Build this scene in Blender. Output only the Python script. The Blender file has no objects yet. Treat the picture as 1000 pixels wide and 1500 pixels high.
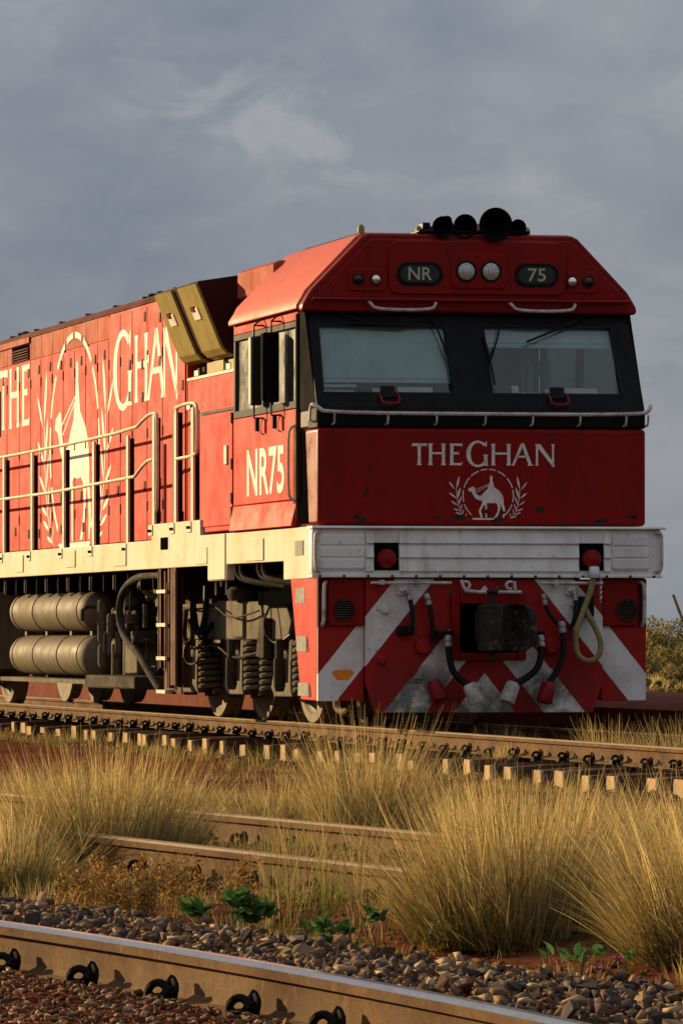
import bpy, bmesh, math, random
import numpy as np
from mathutils import Vector, Matrix

R = math.radians
random.seed(7)
rng = np.random.default_rng(7)
scene = bpy.context.scene
COL = scene.collection

# ------------------------------------------------------------------ camera
cam_d = bpy.data.cameras.new('camera')
cam = bpy.data.objects.new('camera', cam_d)
COL.objects.link(cam)
cam.location = (0, 0, 0.81)
cam.rotation_euler = (R(90), 0, 0)
cam_d.sensor_fit = 'VERTICAL'
cam_d.sensor_height = 24.0
cam_d.sensor_width = 24.0
cam_d.lens = 24.0 * 7000 / 1500          # long telephoto
cam_d.shift_x = 850 / 1500.0
cam_d.shift_y = 182 / 1500.0
cam_d.clip_start = 0.5
cam_d.clip_end = 9000
scene.camera = cam

# ------------------------------------------------------------------ light
SUN_EL, SUN_AZ = R(11), R(40)           # azimuth to the left of the view direction
sun_to = Vector((-math.sin(SUN_AZ) * math.cos(SUN_EL), math.cos(SUN_AZ) * math.cos(SUN_EL), math.sin(SUN_EL)))
sd = bpy.data.lights.new('sun', 'SUN')
sd.energy = 5.0
sd.angle = R(0.6)
sd.color = (1.0, 0.72, 0.37)
sun = bpy.data.objects.new('sun', sd)
COL.objects.link(sun)
sun.rotation_euler = (-sun_to).to_track_quat('-Z', 'Y').to_euler()

w = bpy.data.worlds.new('World')
scene.world = w
w.use_nodes = True
nt = w.node_tree
nt.nodes.clear()
def WN(t, **k):
    n = nt.nodes.new(t)
    for a, b in k.items():
        setattr(n, a, b)
    return n
L = nt.links.new
out = WN('ShaderNodeOutputWorld')
bg = WN('ShaderNodeBackground')
bg.inputs[1].default_value = 0.1
sky = WN('ShaderNodeTexSky', sky_type='NISHITA', sun_disc=False)
sky.sun_elevation = SUN_EL
sky.sun_rotation = -SUN_AZ
tc = WN('ShaderNodeTexCoord')
mp = WN('ShaderNodeMapping')
mp.inputs['Scale'].default_value = (1, 1, 2.0)
mp.inputs['Location'].default_value = (1, 4, 8.935)
L(tc.outputs['Generated'], mp.inputs['Vector'])
n1 = WN('ShaderNodeTexNoise'); n1.inputs['Scale'].default_value = 8.0; n1.inputs['Detail'].default_value = 6; n1.inputs['Roughness'].default_value = 0.5
n2 = WN('ShaderNodeTexNoise'); n2.inputs['Scale'].default_value = 26.0; n2.inputs['Detail'].default_value = 5; n2.inputs['Roughness'].default_value = 0.55
n2.inputs['Distortion'].default_value = 0.4
L(mp.outputs[0], n1.inputs['Vector']); L(mp.outputs[0], n2.inputs['Vector'])
n3 = WN('ShaderNodeTexNoise'); n3.inputs['Scale'].default_value = 42.0; n3.inputs['Detail'].default_value = 7; n3.inputs['Roughness'].default_value = 0.55; n3.inputs['Distortion'].default_value = 0.8
n4 = WN('ShaderNodeTexNoise'); n4.inputs['Scale'].default_value = 13.0; n4.inputs['Detail'].default_value = 2
L(mp.outputs[0], n3.inputs['Vector']); L(mp.outputs[0], n4.inputs['Vector'])
pm = WN('ShaderNodeMapRange'); pm.inputs[1].default_value = 0.48; pm.inputs[2].default_value = 0.66; pm.inputs[3].default_value = 0.25; pm.inputs[4].default_value = 1.0; L(n4.outputs[0], pm.inputs[0])
wisp = WN('ShaderNodeMapRange'); wisp.inputs[1].default_value = 0.46; wisp.inputs[2].default_value = 0.72; wisp.inputs[3].default_value = 0; wisp.inputs[4].default_value = 0.42; L(n3.outputs[0], wisp.inputs[0])
wm = WN('ShaderNodeMath', operation='MULTIPLY'); L(wisp.outputs[0], wm.inputs[0]); L(pm.outputs[0], wm.inputs[1])
add0 = WN('ShaderNodeMath', operation='MULTIPLY_ADD'); add0.inputs[1].default_value = 0.45
L(n2.outputs[0], add0.inputs[0]); L(n1.outputs[0], add0.inputs[2])
add = WN('ShaderNodeMath', operation='ADD'); L(add0.outputs[0], add.inputs[0]); L(wm.outputs[0], add.inputs[1])
cr = WN('ShaderNodeValToRGB')
cr.color_ramp.elements[0].position = 0.50; cr.color_ramp.elements[0].color = (0.97, 1.13, 1.43, 1)
cr.color_ramp.elements[1].position = 0.98; cr.color_ramp.elements[1].color = (1.74, 1.82, 1.98, 1)
L(add.outputs[0], cr.inputs[0])
sep = WN('ShaderNodeSeparateXYZ'); L(tc.outputs['Generated'], sep.inputs[0])
mx = WN('ShaderNodeMath', operation='MAXIMUM'); mx.inputs[1].default_value = 0.0; L(sep.outputs[2], mx.inputs[0])
cie = WN('ShaderNodeMath', operation='MULTIPLY_ADD'); cie.inputs[1].default_value = 1.2; cie.inputs[2].default_value = 1.0; L(mx.outputs[0], cie.inputs[0])
sc = WN('ShaderNodeVectorMath', operation='SCALE'); L(cr.outputs[0], sc.inputs[0]); L(cie.outputs[0], sc.inputs['Scale'])
mixn = WN('ShaderNodeMix', data_type='RGBA'); mixn.inputs[0].default_value = 0.98
L(sky.outputs[0], mixn.inputs[6]); L(sc.outputs[0], mixn.inputs[7])
L(mixn.outputs[2], bg.inputs[0]); L(bg.outputs[0], out.inputs[0])

scene.view_settings.view_transform = 'Standard'
scene.view_settings.look = 'None'
scene.view_settings.exposure = 0.78
scene.view_settings.gamma = 1.0
scene.cycles.max_bounces = 6
scene.cycles.transparent_max_bounces = 8

# ------------------------------------------------------------------ materials
MATS = {}
def mat(name, col, rough=0.6, metal=0.0, noise=None, spec=0.5, streak=None, bump=None, coords='Object'):
    """noise=(scale, colour2, lo, hi); streak=(colour, amount) vertical runs; bump=(scale, strength)"""
    m = bpy.data.materials.new(name); MATS[name] = m
    m.use_nodes = True
    t = m.node_tree; p = t.nodes['Principled BSDF']
    p.inputs['Roughness'].default_value = rough
    p.inputs['Metallic'].default_value = metal
    p.inputs['Specular IOR Level'].default_value = spec
    N = t.nodes.new; K = t.links.new
    tcn = N('ShaderNodeTexCoord')
    cur = None
    def mixc(fac, a, b):
        mm = N('ShaderNodeMix'); mm.data_type = 'RGBA'
        K(fac, mm.inputs[0])
        if isinstance(a, tuple): mm.inputs[6].default_value = (*a, 1)
        else: K(a, mm.inputs[6])
        if isinstance(b, tuple): mm.inputs[7].default_value = (*b, 1)
        else: K(b, mm.inputs[7])
        return mm.outputs[2]
    def noi(scale, lo, hi, sx=(1, 1, 1), detail=6):
        mpn = N('ShaderNodeMapping'); mpn.inputs['Scale'].default_value = sx
        K(tcn.outputs[coords], mpn.inputs[0])
        nn = N('ShaderNodeTexNoise'); nn.inputs['Scale'].default_value = scale; nn.inputs['Detail'].default_value = detail
        nn.inputs['Roughness'].default_value = 0.65
        K(mpn.outputs[0], nn.inputs['Vector'])
        mr = N('ShaderNodeMapRange'); mr.inputs[1].default_value = lo; mr.inputs[2].default_value = hi
        K(nn.outputs[0], mr.inputs[0])
        return mr.outputs[0]
    cur = col
    if noise:
        for (s, c2, lo, hi) in (noise if isinstance(noise, list) else [noise]):
            cur = mixc(noi(s, lo, hi), cur, c2)
    if streak:
        c2, lo, hi = streak
        cur = mixc(noi(5.0, lo, hi, (1, 1, 0.12)), cur, c2)
    if isinstance(cur, tuple): p.inputs['Base Color'].default_value = (*cur, 1)
    else: K(cur, p.inputs['Base Color'])
    if rough > 0.15:
        mr = N('ShaderNodeMapRange'); mr.inputs[3].default_value = max(0.05, rough - 0.12); mr.inputs[4].default_value = min(1, rough + 0.15)
        K(noi(3.5, 0.3, 0.7), mr.inputs[0]); K(mr.outputs[0], p.inputs['Roughness'])
    if bump:
        b = N('ShaderNodeBump'); b.inputs['Strength'].default_value = bump[1]; b.inputs['Distance'].default_value = 0.02
        K(noi(bump[0], 0, 1), b.inputs['Height']); K(b.outputs[0], p.inputs['Normal'])
    return m

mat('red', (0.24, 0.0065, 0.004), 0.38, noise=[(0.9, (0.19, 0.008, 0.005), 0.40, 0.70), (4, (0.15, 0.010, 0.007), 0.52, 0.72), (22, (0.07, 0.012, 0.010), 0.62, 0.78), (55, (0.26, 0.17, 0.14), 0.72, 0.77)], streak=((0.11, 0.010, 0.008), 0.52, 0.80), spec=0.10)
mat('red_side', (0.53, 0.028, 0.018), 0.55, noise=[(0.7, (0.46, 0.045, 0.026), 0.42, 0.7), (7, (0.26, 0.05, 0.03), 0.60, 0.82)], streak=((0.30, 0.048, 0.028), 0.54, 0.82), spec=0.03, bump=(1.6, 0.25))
mat('red_roof', (0.56, 0.115, 0.075), 0.5, noise=[(1.2, (0.46, 0.12, 0.085), 0.4, 0.7), (6, (0.36, 0.09, 0.06), 0.55, 0.8)], spec=0.06)
mat('red_dusty', (0.46, 0.085, 0.040), 0.6, noise=[(2.0, (0.30, 0.07, 0.035), 0.42, 0.7), (11, (0.12, 0.05, 0.03), 0.6, 0.8)], streak=((0.16, 0.06, 0.035), 0.52, 0.8), spec=0.02)
mat('white_front', (0.74, 0.74, 0.69), 0.5, noise=[(2.5, (0.55, 0.53, 0.48), 0.45, 0.7), (14, (0.22, 0.18, 0.14), 0.63, 0.74)], streak=((0.35, 0.30, 0.24), 0.6, 0.85), spec=0.25)
mat('white_sill', (0.64, 0.585, 0.44), 0.55, noise=[(1.6, (0.56, 0.46, 0.27), 0.42, 0.70), (8, (0.28, 0.20, 0.11), 0.60, 0.80)], streak=((0.44, 0.34, 0.18), 0.54, 0.84), spec=0.04)
mat('cream', (0.58, 0.52, 0.36), 0.5, noise=(12, (0.36, 0.29, 0.18), 0.5, 0.8), spec=0.08)
mat('decal', (0.80, 0.76, 0.66), 0.5, noise=[(5, (0.66, 0.58, 0.46), 0.5, 0.75)], spec=0.03)
mat('decal_front', (0.70, 0.66, 0.60), 0.55, noise=[(9, (0.48, 0.42, 0.37), 0.45, 0.7), (26, (0.40, 0.04, 0.03), 0.66, 0.70)], spec=0.20)
mat('black', (0.006, 0.006, 0.0065), 0.45, noise=(6, (0.014, 0.013, 0.012), 0.5, 0.8), spec=0.10)
mat('rubber', (0.010, 0.010, 0.010), 0.5, spec=0.12)
mat('black_dull', (0.008, 0.007, 0.007), 0.9, spec=0.02)
mat('olive', (0.33, 0.26, 0.075), 0.5, noise=[(3, (0.26, 0.19, 0.06), 0.45, 0.7), (10, (0.14, 0.1, 0.05), 0.6, 0.8)], streak=((0.17, 0.12, 0.05), 0.55, 0.85), spec=0.05)
mat('maroon', (0.10, 0.014, 0.014), 0.6, spec=0.04)
mat('frame_grey', (0.058, 0.055, 0.042), 0.5, noise=(5, (0.042, 0.038, 0.03), 0.5, 0.8), spec=0.02)
mat('bogie', (0.155, 0.130, 0.088), 0.8, noise=[(5, (0.09, 0.072, 0.048), 0.42, 0.7), (18, (0.035, 0.03, 0.024), 0.6, 0.78)], bump=(30, 0.2), spec=0.05)
mat('tank', (0.165, 0.135, 0.088), 0.6, noise=[(4, (0.125, 0.092, 0.056), 0.40, 0.70), (16, (0.07, 0.052, 0.035), 0.58, 0.78)], streak=((0.08, 0.058, 0.038), 0.54, 0.78), spec=0.05)
mat('grime', (0.045, 0.037, 0.028), 0.85, noise=(9, (0.10, 0.078, 0.05), 0.5, 0.75), spec=0.05)
mat('roof_grime', (0.17, 0.050, 0.030), 0.8, noise=[(3, (0.08, 0.035, 0.025), 0.42, 0.66), (12, (0.05, 0.035, 0.028), 0.55, 0.75)], spec=0.03)
mat('ladder_red', (0.07, 0.014, 0.010), 0.7, spec=0.05)
mat('wheel', (0.20, 0.155, 0.095), 0.6, noise=(9, (0.10, 0.075, 0.05), 0.45, 0.7), spec=0.06)
mat('wheel_dark', (0.03, 0.026, 0.02), 0.7, spec=0.05)
mat('coupler', (0.024, 0.019, 0.015), 0.6, spec=0.2, noise=[(10, (0.011, 0.010, 0.008), 0.4, 0.65), (13, (0.12, 0.06, 0.026), 0.54, 0.66)], bump=(24, 0.3))
mat('steel', (0.62, 0.62, 0.63), 0.3, metal=0.9)
mat('ferrule', (0.30, 0.29, 0.27), 0.45, metal=0.5, noise=(20, (0.1, 0.09, 0.08), 0.45, 0.7))
mat('hose_yellow', (0.26, 0.20, 0.07), 0.7, noise=(14, (0.14, 0.1, 0.04), 0.4, 0.7))
mat('gladhand_white', (0.52, 0.49, 0.44), 0.6, noise=[(10, (0.24, 0.20, 0.16), 0.45, 0.68), (30, (0.10, 0.08, 0.06), 0.6, 0.72)])
mat('lens_red', (0.20, 0.005, 0.004), 0.35, spec=0.2)
mat('lens_clear', (0.62, 0.63, 0.58), 0.35, metal=0.6, noise=(120, (0.22, 0.23, 0.21), 0.42, 0.58))
mat('lens_bright', (0.75, 0.78, 0.72), 0.1, metal=0.9)
mat('lens_dark', (0.010, 0.010, 0.012), 0.15)
mat('board', (0.012, 0.018, 0.016), 0.25, spec=0.30)
mat('board_text', (0.40, 0.40, 0.24), 0.5)
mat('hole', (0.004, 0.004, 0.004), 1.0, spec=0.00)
mat('blind', (0.66, 0.76, 0.72), 0.8, noise=[(2, (0.54, 0.64, 0.62), 0.4, 0.7), (14, (0.40, 0.46, 0.42), 0.62, 0.78)])
mat('blind_rail', (0.62, 0.64, 0.60), 0.5)
mat('interior', (0.018, 0.018, 0.022), 0.8)
mat('interior_blue', (0.02, 0.026, 0.075), 0.8)
mat('paper', (0.75, 0.80, 0.82), 0.7)
mat('step_grey', (0.30, 0.29, 0.26), 0.7, noise=(20, (0.18, 0.16, 0.13), 0.45, 0.7), spec=0.05)
mat('orange_patch', (0.75, 0.22, 0.03), 0.6, spec=0.10)
mat('soot', (0.035, 0.030, 0.026), 0.85, noise=(4, (0.08, 0.06, 0.045), 0.5, 0.8), spec=0.05)
mat('rail_rust', (0.175, 0.095, 0.038), 0.8, noise=[(2.2, (0.085, 0.045, 0.022), 0.42, 0.62), (9, (0.12, 0.062, 0.027), 0.45, 0.64), (16, (0.22, 0.130, 0.055), 0.55, 0.72), (60, (0.085, 0.046, 0.026), 0.50, 0.72)], bump=(120, 0.15), spec=0.04)
mat('rail_steel', (0.40, 0.41, 0.44), 0.14, metal=0.8, noise=[(6, (0.30, 0.27, 0.25), 0.5, 0.75), (40, (0.24, 0.19, 0.16), 0.58, 0.75)])
mat('rail_dull', (0.27, 0.17, 0.09), 0.6, noise=(12, (0.19, 0.12, 0.065), 0.45, 0.7), spec=0.10)
mat('clip', (0.014, 0.011, 0.009), 0.6, noise=(30, (0.045, 0.026, 0.015), 0.55, 0.75), spec=0.02)
mat('concrete', (0.52, 0.37, 0.21), 0.9, noise=[(9, (0.34, 0.24, 0.14), 0.42, 0.7), (40, (0.20, 0.13, 0.08), 0.58, 0.75)], bump=(50, 0.4), spec=0.02)
def concrete_mat():
    m = MATS['concrete']; t = m.node_tree; N = t.nodes.new; K = t.links.new; p = t.nodes['Principled BSDF']
    src = p.inputs['Base Color'].links[0].from_socket
    tcn = N('ShaderNodeTexCoord'); sp = N('ShaderNodeSeparateXYZ'); K(tcn.outputs['Object'], sp.inputs[0])
    ab = N('ShaderNodeMath'); ab.operation = 'ABSOLUTE'; K(sp.outputs[1], ab.inputs[0])
    mr = N('ShaderNodeMapRange'); mr.inputs[1].default_value = 1.21; mr.inputs[2].default_value = 1.24; K(ab.outputs[0], mr.inputs[0])
    mm = N('ShaderNodeMix'); mm.data_type = 'RGBA'; K(mr.outputs[0], mm.inputs[0]); mm.inputs[6].default_value = (0.085, 0.050, 0.030, 1); K(src, mm.inputs[7])
    K(mm.outputs[2], p.inputs['Base Color'])
concrete_mat()                                # dirt brown sleepers; sunlit ends and shaded sides painted into the colour
mat('platform', (0.19, 0.062, 0.040), 0.95, noise=[(2, (0.13, 0.045, 0.03), 0.42, 0.7), (14, (0.08, 0.034, 0.026), 0.55, 0.8)], bump=(14, 0.5), spec=0.02)
mat('post_wood', (0.20, 0.17, 0.12), 0.9, noise=(12, (0.1, 0.085, 0.06), 0.4, 0.7), spec=0.05)
for i, c in enumerate([(0.140, 0.086, 0.058), (0.205, 0.115, 0.060), (0.082, 0.066, 0.058), (0.27, 0.165, 0.085), (0.185, 0.074, 0.044), (0.120, 0.096, 0.080), (0.40, 0.28, 0.16)]):
    mat('stone_%d' % i, c, 0.9, noise=(22, tuple(v * 0.5 for v in c), 0.40, 0.70), bump=(40, 0.5), spec=0.04)

def glass_mat():
    m = bpy.data.materials.new('glass'); MATS['glass'] = m
    m.use_nodes = True; t = m.node_tree; t.nodes.clear()
    o = t.nodes.new('ShaderNodeOutputMaterial'); mixs = t.nodes.new('ShaderNodeMixShader')
    tr = t.nodes.new('ShaderNodeBsdfTransparent'); tr.inputs[0].default_value = (0.82, 0.88, 0.86, 1)
    gl = t.nodes.new('ShaderNodeBsdfGlossy'); gl.inputs['Roughness'].default_value = 0.03
    fr = t.nodes.new('ShaderNodeFresnel'); fr.inputs[0].default_value = 1.5
    t.links.new(fr.outputs[0], mixs.inputs[0]); t.links.new(tr.outputs[0], mixs.inputs[1]); t.links.new(gl.outputs[0], mixs.inputs[2])
    df = t.nodes.new('ShaderNodeBsdfDiffuse'); df.inputs[0].default_value = (0.35, 0.36, 0.33, 1)
    tcn = t.nodes.new('ShaderNodeTexCoord'); nz = t.nodes.new('ShaderNodeTexNoise'); nz.inputs['Scale'].default_value = 7; nz.inputs['Detail'].default_value = 6
    t.links.new(tcn.outputs['Object'], nz.inputs['Vector'])
    mr = t.nodes.new('ShaderNodeMapRange'); mr.inputs[1].default_value = 0.40; mr.inputs[2].default_value = 0.75; mr.inputs[3].default_value = 0.0; mr.inputs[4].default_value = 0.09
    t.links.new(nz.outputs[0], mr.inputs[0]); mx2 = t.nodes.new('ShaderNodeMixShader')
    t.links.new(mr.outputs[0], mx2.inputs[0]); t.links.new(mixs.outputs[0], mx2.inputs[1]); t.links.new(df.outputs[0], mx2.inputs[2])
    t.links.new(mx2.outputs[0], o.inputs[0])
glass_mat()

mat('wing_dark', (0.045, 0.010, 0.009), 0.7, spec=0.03)
m_ = mat('dusty_glass', (0.070, 0.070, 0.052), 0.3, noise=(3, (0.045, 0.045, 0.034), 0.4, 0.7), spec=0.25)
m2_ = mat('smoked_glass', (0.02, 0.021, 0.022), 0.25, spec=0.2)
m_.node_tree.nodes['Principled BSDF'].inputs['Alpha'].default_value = 0.72

def stripe_mat():
    """red and white chevron paint; c = |y| - 0.82 (1.286 - z)"""
    m = mat('chevron', (0.5, 0.03, 0.02), 0.5, spec=0.2)
    t = m.node_tree; N = t.nodes.new; K = t.links.new; p = t.nodes['Principled BSDF']
    tcn = N('ShaderNodeTexCoord'); sp = N('ShaderNodeSeparateXYZ'); K(tcn.outputs['Object'], sp.inputs[0])
    def M(op, a, b=None, c=None):
        n = N('ShaderNodeMath'); n.operation = op
        for i, v in enumerate((a, b, c)):
            if v is None: continue
            if isinstance(v, (int, float)): n.inputs[i].default_value = v
            else: K(v, n.inputs[i])
        return n.outputs[0]
    c = M('SUBTRACT', M('ABSOLUTE', sp.outputs[1]), M('MULTIPLY', M('SUBTRACT', 1.286, sp.outputs[2]), 0.82))
    def band(lo, hi): return M('MULTIPLY', M('GREATER_THAN', c, lo), M('LESS_THAN', c, hi))
    f = M('MAXIMUM', M('MAXIMUM', band(0.47, 0.826), band(-0.40, -0.024)), M('LESS_THAN', c, -0.655))
    def noise(scale, lo, hi, det=6):
        nn = N('ShaderNodeTexNoise'); nn.inputs['Scale'].default_value = scale; nn.inputs['Detail'].default_value = det; nn.inputs['Roughness'].default_value = 0.7
        K(tcn.outputs['Object'], nn.inputs['Vector'])
        mr = N('ShaderNodeMapRange'); mr.inputs[1].default_value = lo; mr.inputs[2].default_value = hi; K(nn.outputs[0], mr.inputs[0])
        return mr.outputs[0]
    def mixc(fac, a, b):
        mm = N('ShaderNodeMix'); mm.data_type = 'RGBA'; K(fac, mm.inputs[0])
        for i, v in ((6, a), (7, b)):
            if isinstance(v, tuple): mm.inputs[i].default_value = (*v, 1)
            else: K(v, mm.inputs[i])
        return mm.outputs[2]
    red = mixc(noise(6, 0.5, 0.8), (0.30, 0.010, 0.006), (0.13, 0.010, 0.008))
    wht = mixc(noise(3, 0.45, 0.72), (0.70, 0.68, 0.64), (0.48, 0.44, 0.38))
    wht = mixc(noise(16, 0.60, 0.70), wht, (0.22, 0.17, 0.12))
        # scraped, oily low edge of the plough: a stain with its own outline
    st = M('MULTIPLY', M('MULTIPLY', noise(3.4, 0.38, 0.55), M('LESS_THAN', M('ABSOLUTE', sp.outputs[1]), 1.0)),
           M('MAXIMUM', M('MINIMUM', M('MULTIPLY', M('SUBTRACT', 0.72, sp.outputs[2]), 3.2), 0.95), 0.0))
    both = mixc(f, mixc(M('MULTIPLY', st, 0.35), red, (0.05, 0.02, 0.018)), mixc(M('MULTIPLY', st, 0.85), wht, (0.05, 0.045, 0.04)))
    K(both, p.inputs['Base Color'])
stripe_mat()

def leaf_mat(name, trans=0.45, rough=0.7):
    """takes its colour from the 'Col' attribute of the blades"""
    m = bpy.data.materials.new(name); MATS[name] = m
    m.use_nodes = True; t = m.node_tree; t.nodes.clear()
    N = t.nodes.new; K = t.links.new
    o = N('ShaderNodeOutputMaterial'); mixs = N('ShaderNodeMixShader'); mixs.inputs[0].default_value = trans
    d = N('ShaderNodeBsdfDiffuse'); tl = N('ShaderNodeBsdfTranslucent'); a = N('ShaderNodeAttribute'); a.attribute_name = 'Col'
    K(a.outputs['Color'], d.inputs[0]); K(a.outputs['Color'], tl.inputs[0])
    K(d.outputs[0], mixs.inputs[1]); K(tl.outputs[0], mixs.inputs[2]); K(mixs.outputs[0], o.inputs[0])
leaf_mat('blade', 0.4)
leaf_mat('leaf', 0.35)

def ground_mat():
    m = mat('soil', (0.15, 0.06, 0.03), 0.95, spec=0.0)
    t = m.node_tree; N = t.nodes.new; K = t.links.new; p = t.nodes['Principled BSDF']
    g = N('ShaderNodeNewGeometry')
    def noise(scale, lo, hi):
        nn = N('ShaderNodeTexNoise'); nn.inputs['Scale'].default_value = scale; nn.inputs['Detail'].default_value = 8; nn.inputs['Roughness'].default_value = 0.65
        K(g.outputs['Position'], nn.inputs['Vector'])
        mr = N('ShaderNodeMapRange'); mr.inputs[1].default_value = lo; mr.inputs[2].default_value = hi; K(nn.outputs[0], mr.inputs[0])
        return mr.outputs[0]
    def mixc(fac, a, b):
        mm = N('ShaderNodeMix'); mm.data_type = 'RGBA'; K(fac, mm.inputs[0])
        for i, v in ((6, a), (7, b)):
            if isinstance(v, tuple): mm.inputs[i].default_value = (*v, 1)
            else: K(v, mm.inputs[i])
        return mm.outputs[2]
    c = mixc(noise(2.2, 0.4, 0.65), (0.13, 0.042, 0.020), (0.20, 0.072, 0.034))
    c = mixc(noise(30, 0.45, 0.7), c, (0.055, 0.024, 0.016))
    sp = N('ShaderNodeSeparateXYZ'); K(g.outputs['Position'], sp.inputs[0])
    fr = N('ShaderNodeMapRange'); fr.inputs[1].default_value = 52; fr.inputs[2].default_value = 60; K(sp.outputs[1], fr.inputs[0])
    far = mixc(noise(0.16, 0.42, 0.58), (0.21, 0.13, 0.055), (0.13, 0.075, 0.04))
    far = mixc(noise(0.07, 0.50, 0.60), far, (0.09, 0.10, 0.03))
    c = mixc(fr.outputs[0], c, far)
    K(c, p.inputs['Base Color'])
    b = N('ShaderNodeBump'); b.inputs['Strength'].default_value = 0.7; b.inputs['Distance'].default_value = 0.03
    K(noise(26, 0, 1), b.inputs['Height']); K(b.outputs[0], p.inputs['Normal'])
ground_mat()

# ------------------------------------------------------------------ mesh helpers
def tag(o, label=None, cat=None, group=None, kind=None):
    if label: o['label'] = label
    if cat: o['category'] = cat
    if group: o['group'] = group
    if kind: o['kind'] = kind
    return o
def empty(name, loc=(0, 0, 0), rz=0.0):
    o = bpy.data.objects.new(name, None); COL.objects.link(o)
    o.location = loc; o.rotation_euler = (0, 0, rz); o.empty_display_size = 0.2
    return o
class MB:
    def __init__(s): s.v = []; s.f = []; s.mi = []; s.cur = 0
    def add(s, vs, fs):
        n = len(s.v); s.v += [tuple(map(float, p)) for p in vs]
        for f in fs: s.f.append([i + n for i in f]); s.mi.append(s.cur)
        return s
    def box(s, x0, x1, y0, y1, z0, z1):
        return s.add([(x0, y0, z0), (x1, y0, z0), (x1, y1, z0), (x0, y1, z0), (x0, y0, z1), (x1, y0, z1), (x1, y1, z1), (x0, y1, z1)],
                     [(0, 3, 2, 1), (4, 5, 6, 7), (0, 1, 5, 4), (1, 2, 6, 5), (2, 3, 7, 6), (3, 0, 4, 7)])
    def prism(s, poly, a0, a1, axis='x', close=True):
        f = {'x': lambda a, p: (a, p[0], p[1]), 'y': lambda a, p: (p[0], a, p[1]), 'z': lambda a, p: (p[0], p[1], a)}[axis]
        n = len(poly)
        fs = [(i, (i + 1) % n, n + (i + 1) % n, n + i) for i in range(n)]
        if close: fs += [tuple(range(n))[::-1], tuple(range(n, 2 * n))]
        return s.add([f(a0, p) for p in poly] + [f(a1, p) for p in poly], fs)
    def hexa(s, a, b):
        """solid between quads a and b"""
        return s.add(list(a) + list(b), [(3, 2, 1, 0), (4, 5, 6, 7), (0, 1, 5, 4), (1, 2, 6, 5), (2, 3, 7, 6), (3, 0, 4, 7)])
    def tube(s, pts, r, n=8, smooth_path=0, caps=True):
        P = [Vector(p) for p in pts]
        for _ in range(smooth_path):
            Q = [P[0]]
            for a, b in zip(P[:-1], P[1:]): Q += [a.lerp(b, 0.25), a.lerp(b, 0.75)]
            Q.append(P[-1]); P = Q
        rs = r if isinstance(r, (list, tuple)) else [r] * len(P)
        if len(rs) != len(P): rs = [rs[0]] * len(P)
        vs = []; fs = []; up = None
        for i, p in enumerate(P):
            t = (P[min(i + 1, len(P) - 1)] - P[max(i - 1, 0)]).normalized()
            if up is None: up = Vector((0, 0, 1)) if abs(t.z) < 0.9 else Vector((1, 0, 0))
            a = t.cross(up)
            if a.length < 1e-4: a = t.cross(Vector((0, 1, 0)))
            a.normalize(); b = a.cross(t).normalized(); up = b
            for k in range(n):
                th = 2 * math.pi * k / n
                vs.append(p + (a * math.cos(th) + b * math.sin(th)) * rs[i])
        for i in range(len(P) - 1):
            for k in range(n): fs.append((i * n + k, i * n + (k + 1) % n, (i + 1) * n + (k + 1) % n, (i + 1) * n + k))
        if caps: fs += [tuple(range(n))[::-1], tuple(range((len(P) - 1) * n, len(P) * n))]
        return s.add(vs, fs)
    def lathe(s, prof, org, axis, n=20, caps=True):
        """prof: list of (distance along axis, radius)"""
        ax = Vector(axis).normalized(); u = ax.orthogonal().normalized(); v = ax.cross(u); o = Vector(org)
        vs = []; fs = []
        for d, r in prof:
            for k in range(n):
                th = 2 * math.pi * k / n
                vs.append(o + ax * d + (u * math.cos(th) + v * math.sin(th)) * r)
        for i in range(len(prof) - 1):
            for k in range(n): fs.append((i * n + k, i * n + (k + 1) % n, (i + 1) * n + (k + 1) % n, (i + 1) * n + k))
        if caps: fs += [tuple(range(n))[::-1], tuple(range((len(prof) - 1) * n, len(prof) * n))]
        return s.add(vs, fs)
    def mesh(s, name, mats, smooth=False):
        me = bpy.data.meshes.new(name)
        me.from_pydata(s.v, [], s.f)
        ms = mats if isinstance(mats, (list, tuple)) else [mats]
        for m in ms: me.materials.append(MATS[m])
        if len(ms) > 1: me.polygons.foreach_set('material_index', s.mi)
        bm = bmesh.new(); bm.from_mesh(me); bmesh.ops.recalc_face_normals(bm, faces=bm.faces); bm.to_mesh(me); bm.free()
        if smooth:
            me.polygons.foreach_set('use_smooth', [True] * len(me.polygons))
            me.set_sharp_from_angle(angle=R(40))
        return me
    def build(s, name, mats, parent=None, smooth=False, bevel=0, seg=2):
        o = bpy.data.objects.new(name, s.mesh(name, mats, smooth)); COL.objects.link(o); o.parent = parent
        if bevel:
            b = o.modifiers.new('bevel', 'BEVEL'); b.width = bevel; b.segments = seg; b.limit_method = 'ANGLE'; b.angle_limit = R(35)
            o.data.polygons.foreach_set('use_smooth', [True] * len(o.data.polygons))
            o.data.set_sharp_from_angle(angle=R(50))
        return o
def link(name, me, parent=None, loc=(0, 0, 0), rot=(0, 0, 0), scl=(1, 1, 1)):
    o = bpy.data.objects.new(name, me); COL.objects.link(o); o.parent = parent
    o.location = loc; o.rotation_euler = rot; o.scale = scl
    return o

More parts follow.
